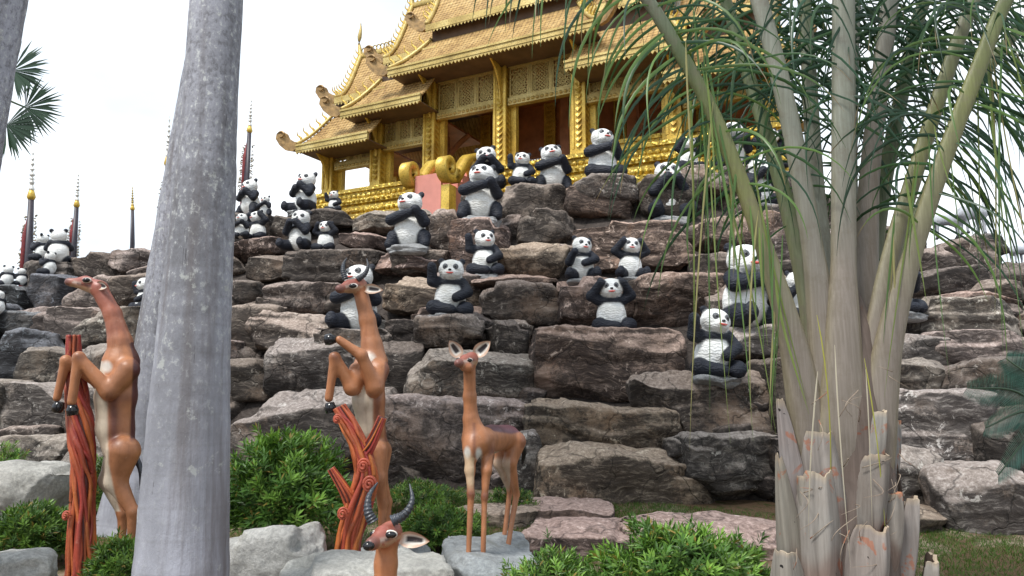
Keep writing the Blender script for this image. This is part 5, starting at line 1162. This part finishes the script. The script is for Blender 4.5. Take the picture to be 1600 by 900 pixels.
def leaflet(b, d, L, w, droop, c, sway, k=9):
    t = np.linspace(0, 1, k); D = unit(d); g = np.array([0, 0, -1.0]); P = [b]; cur = D.copy()
    for i in range(1, k):
        cur = unit(cur + g * droop * (i / k) ** 1.0 + sway * .05); P.append(P[-1] + cur * L / (k - 1))
    P = np.array(P); T = unit(np.gradient(P, axis=0)); S = np.cross(T, [0.25 * sway[0], 1, .2]); S = unit(S) * (w * np.interp(t, [0, .12, .6, 1], [.35, 1, .8, .06]))[:, None]
    N = unit(np.cross(S, T)) * (w * .35 * np.interp(t, [0, .3, 1], [.4, 1, .2]))[:, None]; G = np.stack([P - S + N, P, P + S + N], 1)
    cc = np.asarray(c)[None] * np.interp(t, [0, .5, 1], [1.15, 1, .9])[:, None]; tipb = np.clip((t - .82) / .1, 0, 1)[:, None] * (abs(sway[1]) > .9); cc = cc * (1 - tipb) + np.array((.20, .13, .06)) * tipb; C = np.repeat(cc[:, None], 3, 1).reshape(-1, 3); return G, C
RL = np.random.RandomState(12)
def feather(pts, w0, w1, cols, start, n, L, cs, droop=.55, flat=.55, hang=0.0, ext=None, side=(-1, 1)):
    """one frond: stalk along pts then (ext) arching on above the picture; leaflets from parameter start"""
    m, P = stalk(pts + (ext or []), w0, w1, cols, flat); fr = part('frond', m, MAT['stalk'], fpalm); T = unit(np.gradient(P, axis=0)); out = []
    for k in range(n):
        q = start + (1 - start) * ((k + RL.rand() * .6) / n) ** .8; i = min(int(q * (len(P) - 1)), len(P) - 2); b = P[i] + (P[i + 1] - P[i]) * RL.rand(); tg = T[i]; S = unit(np.cross(tg, [0, 1, 0]) + np.array([0, RL.normal() * .35, 0]))
        for sd in side:
            d = tg * RL.uniform(.1, .45) + S * sd * RL.uniform(.6, 1.0) + np.array([0, RL.normal() * .28, -RL.uniform(.2, .6)]); l = L * RL.uniform(.65, 1.2) * np.interp(q, [start, .5, 1], [.85, 1, .8]); c = np.array(cs[RL.randint(len(cs))]) * RL.uniform(.75, 1.25)
            (out.append if True else None)((leaflet(b + S * sd * .008, d, l, RL.uniform(.0055, .0105), droop * RL.uniform(.5, 1.1), c, RL.normal(size=3) * .8, 11), fr))
    LEAFLETS.extend(out); return fr
DG, MG, LG = (.018, .055, .026), (.036, .088, .03), (.09, .165, .04)
feather([(1264, 640, -.12), (1240, 540, -.13), (1205, 420, -.15), (1160, 290, -.18), (1110, 170, -.2), (1062, 82, -.22), (1012, 0, -.24)], 27, 17, [GRY, GRY, YEL, GRN, PAL, PAL], 0.40, 60, 0.88, [DG, MG, LG, LG], .62, ext=[(930, -110, -.3), (820, -180, -.4), (720, -190, -.5)])
feather([(1292, 620, -.10), (1284, 500, -.1), (1262, 340, -.1), (1230, 170, -.08), (1186, 0, -.05)], 34, 24, [GRY, GRY, PAL, PAL, PAL], 0.50, 54, 0.88, [DG, MG, DG], .7, ext=[(1130, -180, 0), (1040, -320, .05), (930, -380, .1)])
feather([(1316, 640, -.15), (1317, 520, -.14), (1318, 380, -.12), (1318, 200, -.1), (1318, 0, -.08)], 40, 34, [GRY, GRY, GRY, PAL, PAL, PAL, GRN], 0.50, 48, 0.88, [DG, MG, DG], .75, ext=[(1318, -200, -.1), (1320, -400, -.3), (1325, -500, -.7)])
feather([(1338, 600, .02), (1350, 420, .05), (1362, 240, .08), (1384, 60, .12), (1392, 0, .14)], 34, 22, [GRY, GRY, PAL, PAL], 0.50, 54, 0.94, [DG, DG, MG], .75, ext=[(1440, -200, .2), (1520, -330, .3), (1620, -380, .4)])
feather([(1352, 640, -.10), (1368, 540, -.1), (1392, 400, -.08), (1430, 270, -.05), (1478, 120, -.02), (1522, 0, 0)], 28, 18, [GRY, GRY, YEL, PAL, PAL], 0.44, 62, 0.94, [DG, MG, DG], .7, ext=[(1590, -140, .05), (1680, -240, .1), (1790, -270, .15)])
feather([(1368, 660, -.14), (1388, 540, -.15), (1425, 400, -.17), (1478, 240, -.2), (1535, 90, -.22), (1572, 0, -.23)], 29, 17, [GRY, GRY, YEL, GRN, GRN], 0.36, 72, 0.94, [DG, MG, LG], .65, ext=[(1640, -130, -.28), (1740, -220, -.34), (1860, -230, -.4)])
feather([(1300, 560, .16), (1285, 420, .2), (1272, 250, .28), (1262, 80, .36), (1256, 0, .4)], 30, 18, [GRY, PAL, GRN, GRN], 0.35, 62, 0.88, [DG, DG, MG], .7, ext=[(1230, -200, .55), (1180, -330, .75), (1110, -400, .95)])
feather([(1290, 560, .16), (1256, 420, .22), (1210, 250, .32), (1170, 120, .42), (1140, 20, .5)], 28, 18, [GRY, GRN, GRN, GRN], 0.30, 72, 0.88, [DG, DG, MG], .62, ext=[(1090, -110, .6), (1010, -200, .75), (920, -230, .9)])
feather([(1345, 560, .18), (1362, 400, .24), (1392, 230, .32), (1428, 60, .42), (1445, 0, .46)], 28, 18, [GRY, GRN, GRN, GRN], 0.35, 68, 0.91, [DG, DG, MG], .65, ext=[(1510, -170, .6), (1600, -270, .75), (1720, -300, .9)])
feather([(1325, 560, .2), (1326, 350, .3), (1330, 120, .42), (1335, 0, .5)], 28, 20, [GRY, PAL, PAL, GRN], 0.40, 57, 0.88, [DG, DG, MG], .65, ext=[(1345, -200, .7), (1360, -360, 1.0), (1380, -430, 1.4)])
feather([(1355, 560, .16), (1400, 430, .25), (1450, 300, .35), (1520, 150, .45), (1580, 60, .5)], 24, 14, [GRY, GRN, GRN, GRN], 0.32, 72, 0.85, [DG, DG, MG], .55, ext=[(1660, -10, .6), (1760, -30, .7), (1860, 10, .8)])
# long pale strands hanging straight from the lower leaf stalks
for k in range(46):
    if k < 30: px = RL.uniform(1070, 1225); top = np.interp(px, [1060, 1110, 1160, 1205, 1240], [80, 170, 290, 420, 540]) - RL.uniform(0, 120); end = RL.uniform(380, 700) if RL.rand() < .6 else RL.uniform(300, 480)
    else: px = RL.uniform(1385, 1580); top = np.interp(px, [1385, 1480, 1580], [380, 200, 30]) - RL.uniform(0, 60); end = RL.uniform(300, 640)
    if end - top < 120: end = top + 200
    A = FP(px, max(top, -40), -.2 + RL.normal() * .05); l = (end - top) * FY / FPX; c = [(.10, .18, .045), (.15, .20, .05), (.07, .14, .035), (.26, .24, .10)][RL.randint(4)]
    LEAFLETS.append((leaflet(A, np.array([RL.normal() * .12, -.05, -1]), l, RL.uniform(.004, .0075), .25, c, RL.normal(size=3) * .4, 10), None))
for k in range(5):
    px, py = RL.uniform(1270, 1390), RL.uniform(480, 600); A = FP(px, py, -.28); LEAFLETS.append((leaflet(A, np.array([RL.normal() * .15, -.1, -1]), RL.uniform(.7, 1.1), RL.uniform(.003, .005), .3, [(.30, .30, .05), (.16, .24, .05), (.42, .38, .30)][RL.randint(3)], RL.normal(size=3) * .5, 10), None))
for k in range(30):      # dry fibres curling off the leaf bases
    px, py = RL.uniform(1235, 1405), RL.uniform(560, 860); A = FP(px, py, -.30 + RL.rand() * .06); e = A + np.array([RL.normal() * .07, -.03, RL.uniform(-.22, .12)]); m = MB(); m.tube(catmull([A, (A + e) / 2 + [RL.normal() * .03, -.04, RL.normal() * .02], e], 10), np.linspace(.0028, .0010, 10), 5, C=(1.1, .95, .78)); part('dry_fibre', m, MAT['boot'], fpalm)
first_fr = [o for o in fpalm.children if o.name.startswith('frond')]
def vis(G):
    p = G[len(G) // 2, 1] - CAM; x = p[0] / p[1] * FPX + 800; c, s = math.cos(PITCH), math.sin(PITCH); yy = 450 - (p[2] * c - p[1] * s) / (p[1] * c + p[2] * s) * FPX; return 0 < x < 1600 and 0 < yy < 900
inview = [(G, C, fr) for (G, C), fr in LEAFLETS if vis(G)]; away = [(G, C, fr) for (G, C), fr in LEAFLETS if not vis(G)]
inview.sort(key=lambda q: -np.linalg.norm(q[0][-1, 1] - q[0][0, 1]))
for G, C, fr in inview[:290]:
    m = MB(); m.sheet(G, C); part('leaflet', m, MAT['feather_leaf'], fr if fr is not None else first_fr[0], origin=G[0, 1])
m = MB()
for G, C, fr in inview[290:] + away: m.sheet(G, C)
tag(part('leaflet_mass', m, MAT['feather_leaf'], fpalm), kind='stuff')

# ------------------------------------------------------------------ cycad at the right edge
def cycad(px, py, Y, label, fronds, sc=1.0):
    c = at(px, py, Y); base = np.array([c[0], Y, float(gz(Y))]); t = thing('cycad_plant', label, 'cycad', base.tolist()); m = MB(); m.tube(np.array([base, base + (c - base) * .5, c]), [.20, .18, .14], 12, C=(.5, .45, .4)); part('trunk', m, MAT['boot'], t); r = np.random.RandomState(int(px))
    for tip in fronds:
        e = at(tip[0], tip[1], Y + tip[2]); L = np.linalg.norm(e - c); P = catmull([c, c + (e - c) * .45 + [0, 0, .20 * L], e], 40); m = MB(); m.tube(P, np.linspace(.016, .005, 40), 6, C=(.05, .09, .05)); T = unit(np.gradient(P, axis=0)); fr = part('frond', m, MAT['cycad_leaf'], t); mm = MB()
        for i in range(4, 40):
            for f in (0, .5):
                b = P[i] if f == 0 or i == 39 else (P[i] + P[i + 1]) / 2; S = unit(np.cross(T[i], [0, 1, .5])); l = .20 * sc * np.interp(i, [3, 14, 30, 39], [.6, 1, .8, .35])
                for sd in (-1, 1):
                    d = unit(S * sd + T[i] * .55 + np.array([0, -.12, -.18 * (sd if S[2] * sd > 0 else 1)])); w = np.cross(d, [0, 1, 0.3]); w = unit(w) * .0030; e1 = b + d * l * .6; e2 = b + d * l + np.array([0, 0, -.04 * l]); cc = np.array((.075, .17, .145)) * r.uniform(.7, 1.4); mm.add([b - w * .6, b + w * .6, e1 + w, e1 - w, e2], [[0, 1, 2, 3]], [[3, 2, 4]], C=cc)
        tag(part('leaflet_rows', mm, MAT['cycad_leaf'], fr), kind='stuff')
cycad(1668, 690, 5.6, 'blue green cycad fronds reaching in at the right edge', [(1512, 606, -.1), (1540, 668, -.3), (1560, 742, -.35), (1572, 560, .2), (1640, 520, .2), (1720, 520, 0), (1800, 600, .2), (1780, 700, -.3), (1690, 780, -.5), (1620, 790, -.4)])
cycad(1640, 470, 11.0, 'small cycad among the rocks at the upper right edge', [(1582, 448, 0), (1590, 480, -.2), (1610, 430, .2), (1690, 440, 0), (1680, 490, -.2)], .8)

# ------------------------------------------------------------------ shrubs
def shrub(label, px, py, wpx, hpx, Y, n, seed, tone=1.0, leaf=.075, sub=None):
    r = np.random.RandomState(seed); base = np.array([at(px, py, Y)[0], Y, float(gz(Y))]); W, Hh = wpx * Y / FPX / 2, max(hpx * Y / FPX, .1); top = at(px, py, Y)[2] + Hh; Ht = max(top - base[2], .15)
    t = thing('shrub', label, 'shrub', base.tolist(), 'fine-leaved green shrubs'); m = MB()
    for k in range(16):
        a = r.uniform(0, 2 * math.pi); e = base + [W * .6 * math.cos(a) * r.rand(), W * .45 * math.sin(a) * r.rand(), Ht * r.uniform(.5, .85)]; m.tube(catmull([base + [.3 * W * math.cos(a), .2 * W * math.sin(a), -.03], base + (e - base) * .5, e], 6), np.linspace(.012, .004, 6), 5)
    part('stem', m, MAT['twig'], t)
    th = r.uniform(0, 2 * math.pi, n); ph = np.arccos(r.uniform(-.25, 1, n)); rad = r.uniform(.4, 1.15, n) ** .5; dirs = np.stack([np.sin(ph) * np.cos(th), np.sin(ph) * np.sin(th), np.cos(ph)], 1)
    bump = 1 + .5 * fbm(dirs * 2.6 + seed, 3, seed); C0 = base + dirs * (rad * bump)[:, None] * np.array([W, W * .75, Ht * .62]) + np.array([0, 0, Ht * .40])
    D = unit(dirs * [1, 1, .8] + np.array([0, 0, .75]) + r.normal(size=(n, 3)) * .3); sh = r.uniform(.55, 1.25, n) * tone; young = r.rand(n) < .5; V = []; Q = []; Cc = []; o = 0; nl = 13
    for i in range(nl):
        f = i / nl; a = i * 2.4 + r.rand(n) * .6; X = unit(np.cross(D, [0.3, .2, 1])); Yv = np.cross(D, X); out = X * np.cos(a)[:, None] + Yv * np.sin(a)[:, None]; b = C0 + D * (leaf * .9 * f)[..., None] if np.ndim(f) else C0 + D * leaf * .9 * f
        d = unit(out * (1.1 - .6 * f) + D * (.45 + .6 * f)); l = leaf * r.uniform(.7, 1.15, n); s = unit(np.cross(d, D)) * leaf * .10; mid = b + d * (l * .5)[:, None]; tip = b + d * l[:, None] - np.array([0, 0, 1]) * (l * .12)[:, None]
        V.append(np.stack([b, mid - s, tip, mid + s], 1).reshape(-1, 3)); c = np.where(young[:, None], np.array((.15, .27, .05)), np.array((.07, .15, .032))) * sh[:, None] * (.8 + .4 * f); c = np.where((r.rand(n) < .04)[:, None], np.array((.30, .22, .06)), c); Cc.append(np.repeat(c, 4, 0)); Q.append(np.arange(n * 4).reshape(-1, 4) + o); o += n * 4
    m = MB(); m.add(np.vstack(V), np.vstack(Q), C=np.vstack(Cc)); tag(part('foliage', m, MAT['shrub_leaf'], t, False), kind='stuff')
shrub('big rounded green shrub left of the forked root stump', 445, 850, 180, 138, 6.5, 1050, 1, 1.15, .10)
shrub('bushy green shrub at the bottom edge left of the feather palm', 1075, 945, 225, 90, 4.7, 1050, 2, 1.2, .08)
shrub('low green shrub behind the horned head at the bottom edge, left of the four-legged antelope', 690, 845, 120, 38, 6.6, 700, 3, .95, .06)
shrub('low green shrub in the bottom left corner beside the red stump', 45, 880, 120, 70, 6.3, 900, 4, .8, .07)
shrub('small green shrub at the foot of the thick palm trunk', 190, 905, 90, 50, 5.2, 500, 5, .8, .06)
shrub('small light green sprigs in front of the four-legged antelope stone', 860, 915, 130, 42, 4.8, 380, 6, 1.1, .06)
shrub('narrow green shrub between the red stump and the left antelope', 165, 800, 80, 70, 7.6, 500, 7, .8, .06)
shrub('small yellow green shrub beside the big left boulder', 8, 735, 60, 30, 8.8, 260, 8, 1.2, .06)
shrub('low green weeds under the big rock behind the four-legged antelope', 660, 790, 120, 26, 8.2, 420, 9, .75, .06)
shrub('small green weeds at the rock foot right of the four-legged antelope', 800, 785, 60, 16, 8.0, 160, 10, .75, .05)

# ------------------------------------------------------------------ grass and mulch
def grass(n, seed):
    r = np.random.RandomState(seed); px = r.uniform(-60, 1680, n * 3); py = r.uniform(735, 935, n * 3); P = np.array([gnd(a, b) for a, b in zip(px[:6000], py[:6000])]); Xa = r.uniform(-7, 8, n * 4); Ya = r.uniform(3.6, 9.6, n * 4)
    q = np.stack([Xa * .75, Ya * .75, 0 * Xa], 1); pxx = 800 + FPX * Xa / Ya; lawn = np.interp(pxx, [0, 300, 560, 620, 900, 1250, 1400, 1600], [-.25, -.3, -.1, .35, .3, .05, .15, .2]); keep = (fbm(q, 3, 41) + lawn * 1.2 > r.uniform(-.10, .25, len(Xa))) & (Ya < foot(pxx) + .1); Xa, Ya = Xa[keep][:n], Ya[keep][:n]; k = len(Xa)
    h = r.uniform(.02, .055, k); a = r.uniform(0, 6.28, k); w = .004; B = np.stack([Xa, Ya, gz(Ya) + .05 * fbm(np.stack([Xa * .8, Ya * .8, 0 * Xa], 1), 3, 5) - .005], 1); s = np.stack([np.cos(a), np.sin(a), 0 * a], 1) * w; ln = np.stack([r.normal(size=k), r.normal(size=k), 0 * a], 1) * .5 * h[:, None]; tip = B + ln + np.array([0, 0, 1]) * h[:, None]
    V = np.stack([B - s, B + s, tip], 1).reshape(-1, 3); c = np.array((.06, .13, .022)) * r.uniform(.55, 1.5, k)[:, None] * np.array([1, 1, 1]) + np.array((.03, .02, 0)) * r.rand(k)[:, None]; m = MB(); m.add(V, None, np.arange(k * 3).reshape(-1, 3), np.repeat(c, 3, 0)); solo('grass', m, MAT['grass_blade'], (0, 0, 0), 'short green lawn grass between the stones', 'grass', None, 'stuff', False)
grass(70000, 5)
# ------------------------------------------------------------------ ceremonial spire poles behind the hill
def pole(px, ytop, ybase, Y, wpx, label, gold=False):
    top = at(px, ytop, Y); b = at(px - 8 if not gold else px, ybase, Y); zg = b[2] - 4.0; base = np.array([b[0], Y, zg]); t = thing('spire_pole', label, 'spire pole', base.tolist(), 'ceremonial poles behind the hill')
    Hh = top[2] - b[2]; k = Hh; ax = lambda f: b + (top - b) * f; w = .72 * wpx * Y / FPX / 2
    m = MB(); m.tube(np.array([base, b, ax(.62)]), [w * 1.25, w * 1.1, w * .7], 10); part('pole', m, MAT['navy_pole'], t)
    if not gold:
        m = MB(); 
        P = np.array([ax(0) + [-w * 1.1, -.02, -2], ax(.28) + [-w * 1.2, -.02, 0], ax(.46) + [-w * .7, -.02, 0]]); m.tube(P, [w * .75, w * .75, w * .1], 8); part('cloth_banner', m, MAT['red_cloth'], t)
        m = MB(); r = np.random.RandomState(int(px))
        for q in range(90):
            f = r.uniform(-.12, .45); sd = 1 if r.rand() < .45 else -1; c = ax(f) + np.array([sd * w * (1.2 if sd > 0 else 2.1 - 1.3 * max(f - .25, 0) * 4), r.normal() * .03, 0]); e = c + np.array([sd * r.uniform(.04, .12), 0, r.normal() * .05]); m.tube(np.array([c, (c + e) / 2 + [0, 0, .02], e]), [w * .16, w * .22, w * .05], 4)
        tag(part('tinsel_fringe', m, MAT['tinsel'], t), kind='stuff')
    m = MB(); L = (top - ax(.60)); n = 60; tt = np.linspace(0, 1, n); prof_ = np.interp(tt, [0, .04, .10, .16, .24, .30, .36, 1], [.8, 1.6, 1.0, 1.9, .9, 1.7, .8, .10]); rings = (tt > .36) * (np.sin(tt * 58) > .2) * np.interp(tt, [.36, .9, 1], [1.0, .35, 0]); m.tube(ax(.60) + L * tt[:, None], w * (prof_ + rings) * .42, 10)
    part('spire', m, MAT['pale_gold' if gold else 'silver_paint'], t); m = MB(); m.tube(np.array([ax(.575), ax(.60), ax(.63), ax(.66)]), [w * .7, w * 1.15, w * .9, w * .6], 10); part('collar', m, MAT['gold_paint'], t)
pole(52, 232, 425, 30, 16, 'tallest dark spire pole with red banner at the far left')
pole(123, 268, 402, 32, 12, 'dark spire pole standing right of the back-turned pandas')
pole(207, 290, 382, 34, 9, 'short golden-topped pole left of the palm trunks', True)
pole(265, 180, 372, 28, 14, 'spire pole half hidden behind the second palm trunk')
pole(393, 152, 285, 26, 12, 'dark spire pole right of the thick palm trunk')
